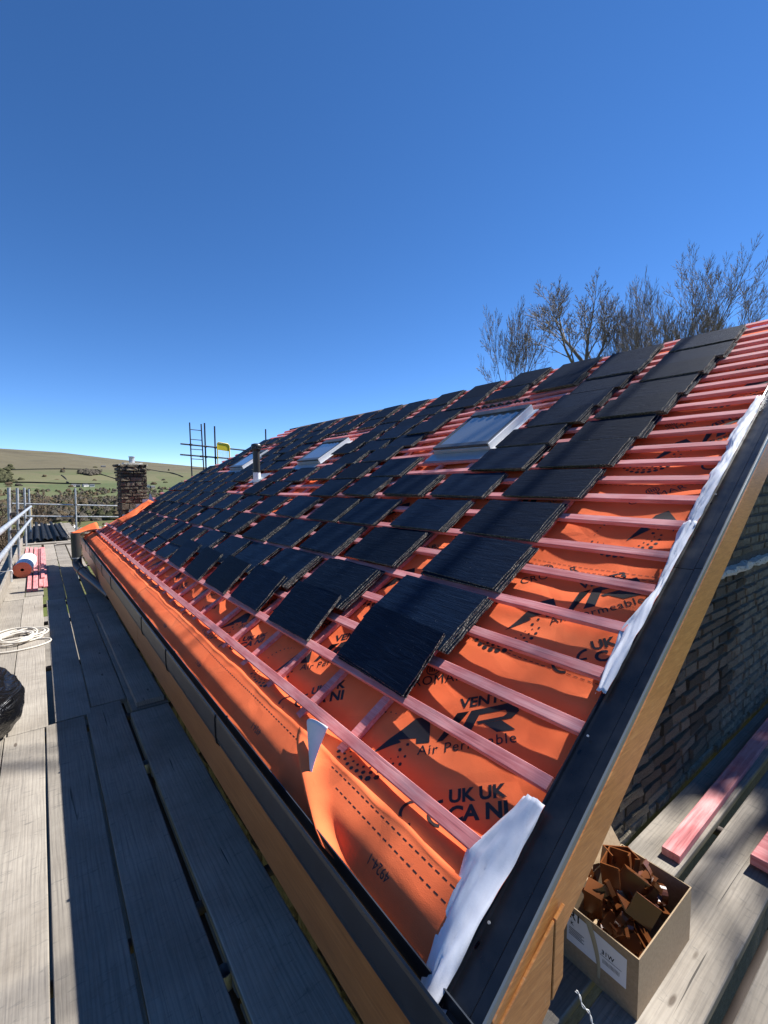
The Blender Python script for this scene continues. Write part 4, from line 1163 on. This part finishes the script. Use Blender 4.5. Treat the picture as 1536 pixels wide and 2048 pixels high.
for (x,y) in ((.435,1.52),(.44,3.0)):
    mb = MB(); mb.tube([(x,y,-.6),(x,y,-.03)], .027, 16, cap=False); mb.tube([(x,y,-.6),(x,y,-.03)], .022, 16, cap=False); mobj('standard', mb.mesh('standard', galv), SF)
    coupler((x,y-.02,-.17), SF, .04)
for x in (1.2, 2.6, 4.2): tube_part('transom', (x,-.4,-.064), (x,.91,-.064), SF, m=rust)
tube_part('ledger', (.75,.41,-.115), (6.4,.41,-.115), SF, m=rust)
tube_part('standard', (-.30,19.6,-5), (-.26,19.6,.80), SF, r=.03, m=mat('timber_post', (.35,.27,.15), .9))
mb = MB()
for k in range(7): mb.box((-.95+.265*k, -1, -2.04), (-.70+.265*k, 15.3, -2.0), jit=.004)
tag(mobj('lower_platform', mb.mesh('lower_platform', board_y), SF), kind='stuff')
# toe boards on edge
def toe(x0,y0,x1,y1,h,label):
    mb = MB(); mb.extr([(-.019,0,0),(.019,0,0),(.019,0,h),(-.019,0,h)], (x0,y0,0.002), (x1,y1,0.002))
    o = thing('toe_board', mb.mesh('toe_board', board_y), label, 'toe board', 'toe boards on edge', ((x0+x1)/2,(y0+y1)/2,0)); bevel(o,.003)
toe(-.735,1.5,-.515,6.3,.20,'nearer toe board leaning on the left edge of the walkway')
toe(-.515,6.35,-.455,11.0,.20,'middle toe board on edge beside the membrane roll')
toe(-.455,11.05,-.42,15.2,.20,'farthest toe board on edge before the black gutters')
for (x,y) in ((-.50,7.0),(-.47,9.7)):
    mb = MB(); mb.tube([(x-.10,y,.16),(x-.05,y,.19),(x+.01,y,.208),(x+.05,y,.20),(x+.055,y,.15)], .009, 8); mobj('board_clip', mb.mesh('board_clip', galv), SF)

# ------------------------------------------------------------------ scaffold beyond the far gable
S2 = root('scaffold', (4.8,15,-5), 'distant scaffold lift standing behind the far end of the roof', 'scaffold')
tube_part('standard', (4.30,15.1,-5), (4.29,15.1,3.5), S2, m=darkm); tube_part('standard', (4.58,15.1,-5), (4.60,15.1,3.42), S2, m=darkm); tube_part('standard', (6.28,15.0,-5), (6.28,15.0,3.42), S2, m=darkm)
tube_part('guard_rail', (3.54,15.05,2.81), (8,15.05,2.52), S2, m=darkm); tube_part('guard_rail', (3.52,15.05,2.48), (8,15.05,2.22), S2, m=darkm)
for p in ((4.30,15.08,2.76),(4.30,15.08,2.43),(4.6,15.08,2.74),(4.6,15.08,2.41),(3.84,15.03,2.79),(4.15,15.03,2.44)): coupler(p, S2, .04)
LD = root('ladder', (4.0,14.9,-1), 'tall ladder tied to the far scaffold against the sky', 'ladder')
tube_part('stile', (3.83,14.9,-1), (3.79,14.9,3.46), LD, .02, darkm); tube_part('stile', (4.24,14.9,-1), (4.13,14.9,3.44), LD, .02, darkm)
for k in range(12):
    z = 3.25-k*.30; t = (z+1)/4.45; tube_part('rung', (3.83-.04*t,14.9,z), (4.24-.11*t,14.9,z-.015), LD, .012, darkm)
GT = root('ladder_gate', (4.8,14.98,1.3), 'yellow safety gate beside the ladder top', 'safety gate')
mb = MB(); mb.tube([(4.63,14.98,1.4),(4.63,14.98,2.86),(4.66,14.98,2.90),(4.97,14.98,2.86),(5.02,14.98,2.80),(5.02,14.98,1.4)], .016, 8); mobj('gate_frame', mb.mesh('gate_frame', yellow), GT)
mb = MB(); mb.add([(4.64,14.975,2.88),(5.01,14.975,2.84),(5.01,14.975,2.62),(4.64,14.975,2.66),(4.64,14.985,2.88),(5.01,14.985,2.84),(5.01,14.985,2.62),(4.64,14.985,2.66)],[(0,1,2,3),(7,6,5,4),(0,4,5,1),(1,5,6,2),(2,6,7,3),(3,7,4,0)]); mobj('gate_panel', mb.mesh('gate_panel', yellow), GT)
mb = MB()
for k in range(9): mb.tube([(4.66+.042*k,14.98,1.6),(4.66+.042*k,14.98,2.63)], .0025, 4)
for k in range(22): mb.tube([(4.64,14.98,1.62+.046*k),(5.01,14.98,1.62+.046*k)], .0025, 4)
mobj('gate_mesh', mb.mesh('gate_mesh', galv), GT)

# ------------------------------------------------------------------ soil pipe at the eaves
PP = root('drain_pipe', (.42,8.64,0), 'short black drain pipe standing at the walkway with an elbow', 'pipe')
mb = MB(); mb.tube([(.425,8.64,.46),(.425,8.65,.86)], .066, 22, cap=False); mb.tube([(.425,8.65,.86),(.425,8.64,.46)], .060, 22, cap=False); mobj('pipe_length', mb.mesh('pipe_length', pipe_m), PP)
mb = MB(); mb.tube([(.425,8.64,.462),(.425,8.64,.478)], .070, 22); mobj('seal_ring', mb.mesh('seal_ring', mat('grey_seal', (.4,.4,.38), .5)), PP)
mb = MB(); pts = [(.425,8.64,.465),(.425,8.63,.40),(.432,8.58,.35),(.45,8.48,.315),(.475,8.36,.29)]
mb.tube(pts, .068, 20); mobj('elbow', mb.mesh('elbow', pipe_m), PP)
mb = MB(); mb.tube([(.475,8.36,.29),(.72,7.2,.10)], .060, 20); mobj('pipe_run', mb.mesh('pipe_run', pipe_m), PP)

# ------------------------------------------------------------------ loose things on the walkway
# black gutter lengths
pile_m = mat('matt_black_plastic', (.008,.008,.008), .65, spec=.2)
grg = random.Random(4)
for k in range(13):
    x0 = -.32+.075*k+grg.uniform(-.01,.01); x1 = -.34+.07*k+grg.uniform(-.02,.02); z = .04 if k % 3 else .075
    mb = MB(); pr = [(.045*math.cos(a), 0, -.04*math.sin(a)+.045) for a in [math.pi*i/7 for i in range(8)]] + [(.041*math.cos(a), 0, -.036*math.sin(a)+.045) for a in [math.pi*i/7 for i in range(7,-1,-1)]]
    if k % 2: pr = [(x, y, .09-zz) for x, y, zz in pr]
    y0 = 15.35+grg.uniform(-.1,.25); y1 = 21.2+grg.uniform(-.5,.5)
    mb.extr(pr, (x0,y0,z), (x1,y1,z+.0))
    thing('gutter_length', mb.mesh('gutter_length', pile_m), 'black plastic gutter length lying in the heap beyond the walkway', 'gutter length', 'heap of black gutter lengths', (x0,y0,z))
board(.58,.64,15.4,21.5,.10,'pale timber edge right of the heap of black gutters',rot=.0,th=.05)
for k in range(6): board(-.45+.23*k,-.225+.23*k,15.35,22.4,0,['outermost','second','third','fourth','fifth','innermost'][k]+' board of the bay beneath the black gutters')
# membrane roll
RL = root('membrane_roll', (-.30,10.1,0), 'roll of orange membrane with its white side out', 'roll of membrane')
RL.rotation_euler = (0,0,R_(-3))
def ring(y, r, n=32): return [(r*math.cos(2*math.pi*i/n), y, .137+r*math.sin(2*math.pi*i/n)) for i in range(n)]
n = 32; mb = MB(); vs = ring(0,.135)+ring(1.25,.135); mb.add(vs, [(i,(i+1)%n,(i+1)%n+n,i+n) for i in range(n)], 0, True)
lobj('wrap', mb.mesh('wrap', white_m), RL)
def spiral_b(nn, b):
    tc = N(nn, 'ShaderNodeTexCoord'); ws = N(nn, 'ShaderNodeTexWave', wave_type='RINGS', rings_direction='Y'); ws.inputs['Scale'].default_value = 26
    mp = N(nn, 'ShaderNodeMapping'); mp.inputs['Location'].default_value = (0,0,-.137); nn.links.new(tc.outputs['Object'], mp.inputs[0]); nn.links.new(mp.outputs[0], ws.inputs[0])
    nn.links.new(ramp(nn, ws.outputs['Fac'], [(.2, (.6,.13,.06)), (.6, (.85,.24,.11))]), b.inputs['Base Color'])
rem = mat('roll_end_layers', rough=.7, build=spiral_b)
for yy in (-.002, 1.252):
    mb = MB(); vs = ring(yy,.135)+ring(yy,.026); mb.add(vs, [(i,(i+1)%n,(i+1)%n+n,i+n) for i in range(n)]); lobj('roll_end', mb.mesh('roll_end', rem), RL)
mb = MB(); vs = ring(0,.026)+ring(1.25,.026); mb.add(vs, [(i,(i+1)%n,(i+1)%n+n,i+n) for i in range(n)], 0, True); lobj('core', mb.mesh('core', darkm), RL)
# battens on the walkway
def loose(x0,y0,x1,y1,z,w,t,label,group):
    d = Vector((x1-x0,y1-y0,0)); L = d.length; mb = MB(); mb.box((-w/2,0,0),(w/2,L,t))
    o = thing('loose_batten', mb.mesh('loose_batten', batten_m), label, 'roofing batten', group); o.location = (x0,y0,z); o.rotation_euler = (0,0,-math.atan2(d.x,d.y)); bevel(o,.002)
G1 = 'red battens on the walkway'
loose(-.195,8.72,-.22,14.4,.002,.05,.03,'leftmost red batten on the walkway, touching the roll',G1)
loose(-.115,8.70,-.13,14.3,.002,.062,.028,'second red batten from the membrane roll',G1)
loose(-.045,8.95,-.05,14.2,.002,.05,.026,'short set back red batten in the middle of the bundle',G1)
loose(.012,8.88,.015,14.25,.002,.055,.026,'right hand red batten of the walkway bundle',G1)
loose(-.018,9.6,-.012,14.0,.030,.05,.026,'red batten lying on top of the walkway bundle',G1)
loose(-.30,11.6,-.30,14.4,.002,.05,.03,'red batten behind the membrane roll',G1)
G2 = 'red timbers on the gable side boards'
loose(2.145,.756,4.6,.80,.002,.072,.036,'single red batten beside the stone wall, above the box',G2)
mb = MB(); mb.box((0,-.12,0),(2.4,.12,.045)); o = thing('loose_plank', mb.mesh('loose_plank', batten_m), 'wide pink plank cut off by the right frame edge', 'plank', G2); o.location = (2.36,.41,.02); o.rotation_euler = (0,0,R_(-2)); bevel(o,.003)
mb = MB(); mb.box((0,-.035,0),(1.4,.035,.018)); o = thing('timber_offcut', mb.mesh('timber_offcut', batten_m), 'thin red offcut hidden under the wide pink plank', 'offcut', G2); o.location = (2.45,.42,.001)
# rope
rr = random.Random(8)
pts = []
for i in range(260):
    t = i/260*2*math.pi*7.3; c = (-.27+.03*math.sin(t*.21), 6.16+.05*math.cos(t*.33))
    ax = .17+.05*math.sin(t*.37); ay = .20+.08*math.cos(t*.29)
    pts.append((c[0]+ax*math.cos(t), c[1]+ay*math.sin(t), .012+.028*abs(math.sin(t*.5+i*.01))*(1 if i > 30 else .3)))
def looppts(cx, cy, ax, ay, a0, a1, n, z, rot=0): return [(cx+ax*math.cos(R_(a0+(a1-a0)*i/n))*math.cos(rot)-ay*math.sin(R_(a0+(a1-a0)*i/n))*math.sin(rot), cy+ax*math.cos(R_(a0+(a1-a0)*i/n))*math.sin(rot)+ay*math.sin(R_(a0+(a1-a0)*i/n))*math.cos(rot), z) for i in range(n+1)]
RP_ = root('rope', (-.27,6.1,0), 'loose coil of off white rope lying on the walkway', 'rope')
mb = MB(); mb.tube(pts, .0085, 7); mb.tube(looppts(-.22,5.86,.25,.16,-200,110,40,.011,.15), .0085, 7); mb.tube(looppts(-.16,6.22,.17,.20,-120,150,30,.03), .0085, 7)
mobj('coil', mb.mesh('coil', rope_m), RP_)
# black bin bag
def bagf():
    bm = bmesh.new(); bmesh.ops.create_icosphere(bm, subdivisions=5, radius=1)
    for v in bm.verts:
        p = v.co.copy(); a = math.atan2(p.y, p.x)
        f = 1 + .16*noise.noise(p*1.2+Vector((3,1,2))) 
        rid = noise.noise(Vector((p.x*2.4+1, p.y*2.4, p.z*7)))
        rid2 = noise.noise(Vector((a*3.2, p.z*2.2, 4)))
        f += -.075*abs(rid)**.7 + .045 + -.05*abs(rid2)**.8 + .03
        z = p.z
        q = Vector((p.x*f*.30, p.y*f*.36, z*f*.27))
        if z > .45: q.z += (z-.45)*.16; q.x *= 1-.55*(z-.45); q.y *= 1-.5*(z-.45)
        if z < -.62: q.z = max(q.z, -.235)
        v.co = q
    me = bpy.data.meshes.new('rubbish_bag'); bm.to_mesh(me); bm.free(); me.materials.append(bag_m)
    for p in me.polygons: p.use_smooth = True
    o = thing('rubbish_bag', me, 'shiny black rubbish bag slumped at the left edge of the walkway', 'rubbish bag'); o.location = (-.47,3.9,.236); return o
bagf()

# ------------------------------------------------------------------ cardboard box of gutter brackets
BX = root('cardboard_box', (1.60,.69,.001), 'open cardboard box full of brown gutter brackets', 'cardboard box')
bx0,bx1,by0,by1,bh = 1.40,1.812,.566,.815,.205
t = .004
mb = MB(); mb.box((bx0,by0,.001),(bx1,by0+t,bh)); mb.box((bx0,by1-t,.001),(bx1,by1,bh)); mb.box((bx0,by0+t,.001),(bx0+t,by1-t,bh)); mb.box((bx1-t,by0+t,.001),(bx1,by1-t,bh)); mb.box((bx0+t,by0+t,.001),(bx1-t,by1-t,.006))
mobj('carton', mb.mesh('carton', card), BX)
mb = MB(); mb.add([(bx0+.01,by1+.001,bh),(bx1-.005,by1+.001,bh),(bx1-.02,by1+.05,bh+.085),(bx0+.03,by1+.05,bh+.085),(bx0+.01,by1+.005,bh),(bx1-.005,by1+.005,bh),(bx1-.02,by1+.054,bh+.085),(bx0+.03,by1+.054,bh+.085)],[(0,1,2,3),(7,6,5,4),(0,4,5,1),(1,5,6,2),(2,6,7,3),(3,7,4,0)]); mobj('flap', mb.mesh('flap', card), BX)
# shipping label on the end facing the eaves
mb = MB(); lx = bx0-.0012; mb.add([(lx,by0+.035,.075),(lx,by1-.012,.075),(lx,by1-.012,.19),(lx,by0+.035,.175)], [(0,3,2,1)]); mobj('shipping_label', mb.mesh('shipping_label', paper), BX)
def lprint(nm, vs, fs):
    m_ = MB(); m_.add(vs, fs); return mobj(nm, m_.mesh(nm, ink, recalc=False), BX)
def ltxt(body, y, z, width, hs=1):
    V, Fc, w = text_geo(body, bold=.02); sc = width/w
    lprint('label_lettering', [(lx-.0008, y-x*sc, z+yy*sc*hs) for x, yy in V], Fc)
ltxt('R1', by1-.02, .165, .035); ltxt('K', by1-.025, .142, .012); ltxt('31W', by0+.115, .128, .042)
for k in range(5): lprint('label_line', [(lx-.0008,by1-.02,.128-.006*k),(lx-.0008,by1-.075+.008*(k%2),.128-.006*k),(lx-.0008,by1-.075+.008*(k%2),.130-.006*k),(lx-.0008,by1-.02,.130-.006*k)], [(0,1,2,3)])
V_ = []; F_ = []
for k in range(14): F_.append([len(V_)+i for i in range(4)]); V_ += [(lx-.0008,by0+.11-.004*k,.098),(lx-.0008,by0+.1085-.004*k,.098),(lx-.0008,by0+.1085-.004*k,.112),(lx-.0008,by0+.11-.004*k,.112)]
lprint('barcode', V_, F_)
lprint('label_line', [(lx-.0008,by0+.12,.121),(lx-.0008,by0+.05,.121),(lx-.0008,by0+.05,.1225),(lx-.0008,by0+.12,.1225)], [(0,1,2,3)])
mb = MB()
vs=[]; 
for i in range(12):
    tt = i/11; yy = by1-.085-.03*math.sin(tt*2)-.015*tt; zz = .205-.17*tt; w = .012*(1-.6*tt)
    vs += [(lx-.0015,yy-w,zz),(lx-.003,yy,zz),(lx-.0015,yy+w,zz)]
mb.add(vs, [(i*3+j,i*3+j+1,i*3+4+j,i*3+3+j) for i in range(11) for j in range(2)], 0, True)
mobj('torn_tape', mb.mesh('torn_tape', mat('yellowed_tape', (.38,.33,.22), .35)), BX)
# brackets: half-round gutter brackets with a back plate
def bracket_mesh(kind, rg):
    mb = MB(); 
    if kind == 0:     # half round arm with plate
        R, w, th = .052, .026, .003; n = 14; vs = []
        for i in range(n+1):
            a = math.pi*1.08*i/n + math.pi
            for rr_ in (R, R-th):
                for yy in (-w/2, w/2): vs.append((rr_*math.cos(a), yy, rr_*math.sin(a)))
        for i in range(n):
            b = i*4; mb_f = [(b,b+1,b+5,b+4),(b+2,b+6,b+7,b+3),(b,b+4,b+6,b+2),(b+1,b+3,b+7,b+5)]
            mb.add(vs if i == 0 else [], [], 0) if i == 0 else None
            for f in mb_f: mb.f.append(list(f)); mb.mi.append(0); mb.sm.append(False)
        mb.box((R-.001,-.03,-.05),(R+.004,.03,.03)); mb.box((-R-.004,-.02,-.002),(-R+.006,.02,.012)); mb.box((R-.012,-.002,-.045),(R,.002,-.005))
    elif kind == 1:   # square box union
        mb.box((-.05,-.03,-.002),(.05,.03,.002)); mb.box((-.05,-.03,.002),(-.046,.03,.05)); mb.box((.046,-.03,.002),(.05,.03,.06)); mb.box((.03,-.03,.056),(.046,.03,.060))
        mb.box((-.046,-.012,.002),(.046,-.009,.014))
    else:             # pipe clip ring with ears
        n = 20; R, w, th = .036, .024, .0028; b0 = len(mb.v); vs = []
        for i in range(n):
            a = 2*math.pi*i/n
            for rr_ in (R, R-th):
                for yy in (-w/2, w/2): vs.append((rr_*math.cos(a), yy, rr_*math.sin(a)))
        fs = []
        for i in range(n):
            b = i*4; c = ((i+1)%n)*4; fs += [(b,b+1,c+1,c),(b+2,c+2,c+3,b+3),(b,c,c+2,b+2),(b+1,b+3,c+3,c+1)]
        mb.add(vs, fs); mb.box((-.055,-.014,-.046),(.055,.014,-.041)); mb.box((-.012,-.01,-.041),(.012,.01,-.034))
    return mb.mesh('gutter_bracket', bracket_m)
BK = [bracket_mesh(k, rnd) for k in (0,1,2)]
brg = random.Random(17)
hero = [(1.50,.66,.195,(.5,.9,.3),2,1.0),(1.56,.665,.205,(.55,.25,.75),1,1.45),(1.47,.75,.20,(.2,1.3,.4),1,1.0),(1.62,.78,.245,(1.4,.1,.2),1,1.2),(1.70,.79,.235,(1.5,.2,-.5),1,1.1),
        (1.70,.69,.20,(.9,.3,1.4),0,1.15),(1.72,.72,.20,(.3,.9,2.0),0,1.1),(1.66,.64,.17,(2.0,.5,.6),0,.9),(1.47,.635,.175,(1.1,1.1,.2),0,.8),(1.53,.77,.235,(1.3,.4,1.2),0,1.2),(1.74,.64,.165,(.2,.3,.9),2,.9)]
for k in range(34):
    if k < len(hero): x,y,z,ro,kd,sc_ = hero[k]
    else:
        x = brg.uniform(bx0+.07,bx1-.07); y = brg.uniform(by0+.07,by1-.07); z = brg.uniform(.075,.16); ro = tuple(brg.uniform(0,3) for _ in range(3)); kd = brg.randrange(3); sc_ = .9
    o = bpy.data.objects.new('gutter_bracket', BK[kd]); COL.objects.link(o); o.location = (x,y,z); o.rotation_euler = ro; o.scale = (sc_,)*3
    tag(o, 'glossy brown plastic gutter bracket jumbled in the cardboard box', 'gutter bracket', 'brown gutter brackets in the box')
# thin twisted wire
pts = [(1.06+.10*t_+.004*math.sin(t_*40), .58-.13*t_, .34-.335*t_+.02*math.sin(t_*3.1)) for t_ in [i/60 for i in range(61)]]
mb = MB(); mb.tube([(x+.0022*math.cos(i*.9),y,z+.0022*math.sin(i*.9)) for i,(x,y,z) in enumerate(pts)], .0013, 5); mb.tube([(x-.0022*math.cos(i*.9),y,z-.0022*math.sin(i*.9)) for i,(x,y,z) in enumerate(pts)], .0013, 5)
thing('twisted_wire', mb.mesh('twisted_wire', mat('pale_wire', (.6,.6,.58), .5)), 'thin twisted pale wire hanging between fascia end and box', 'wire', None, pts[-1])
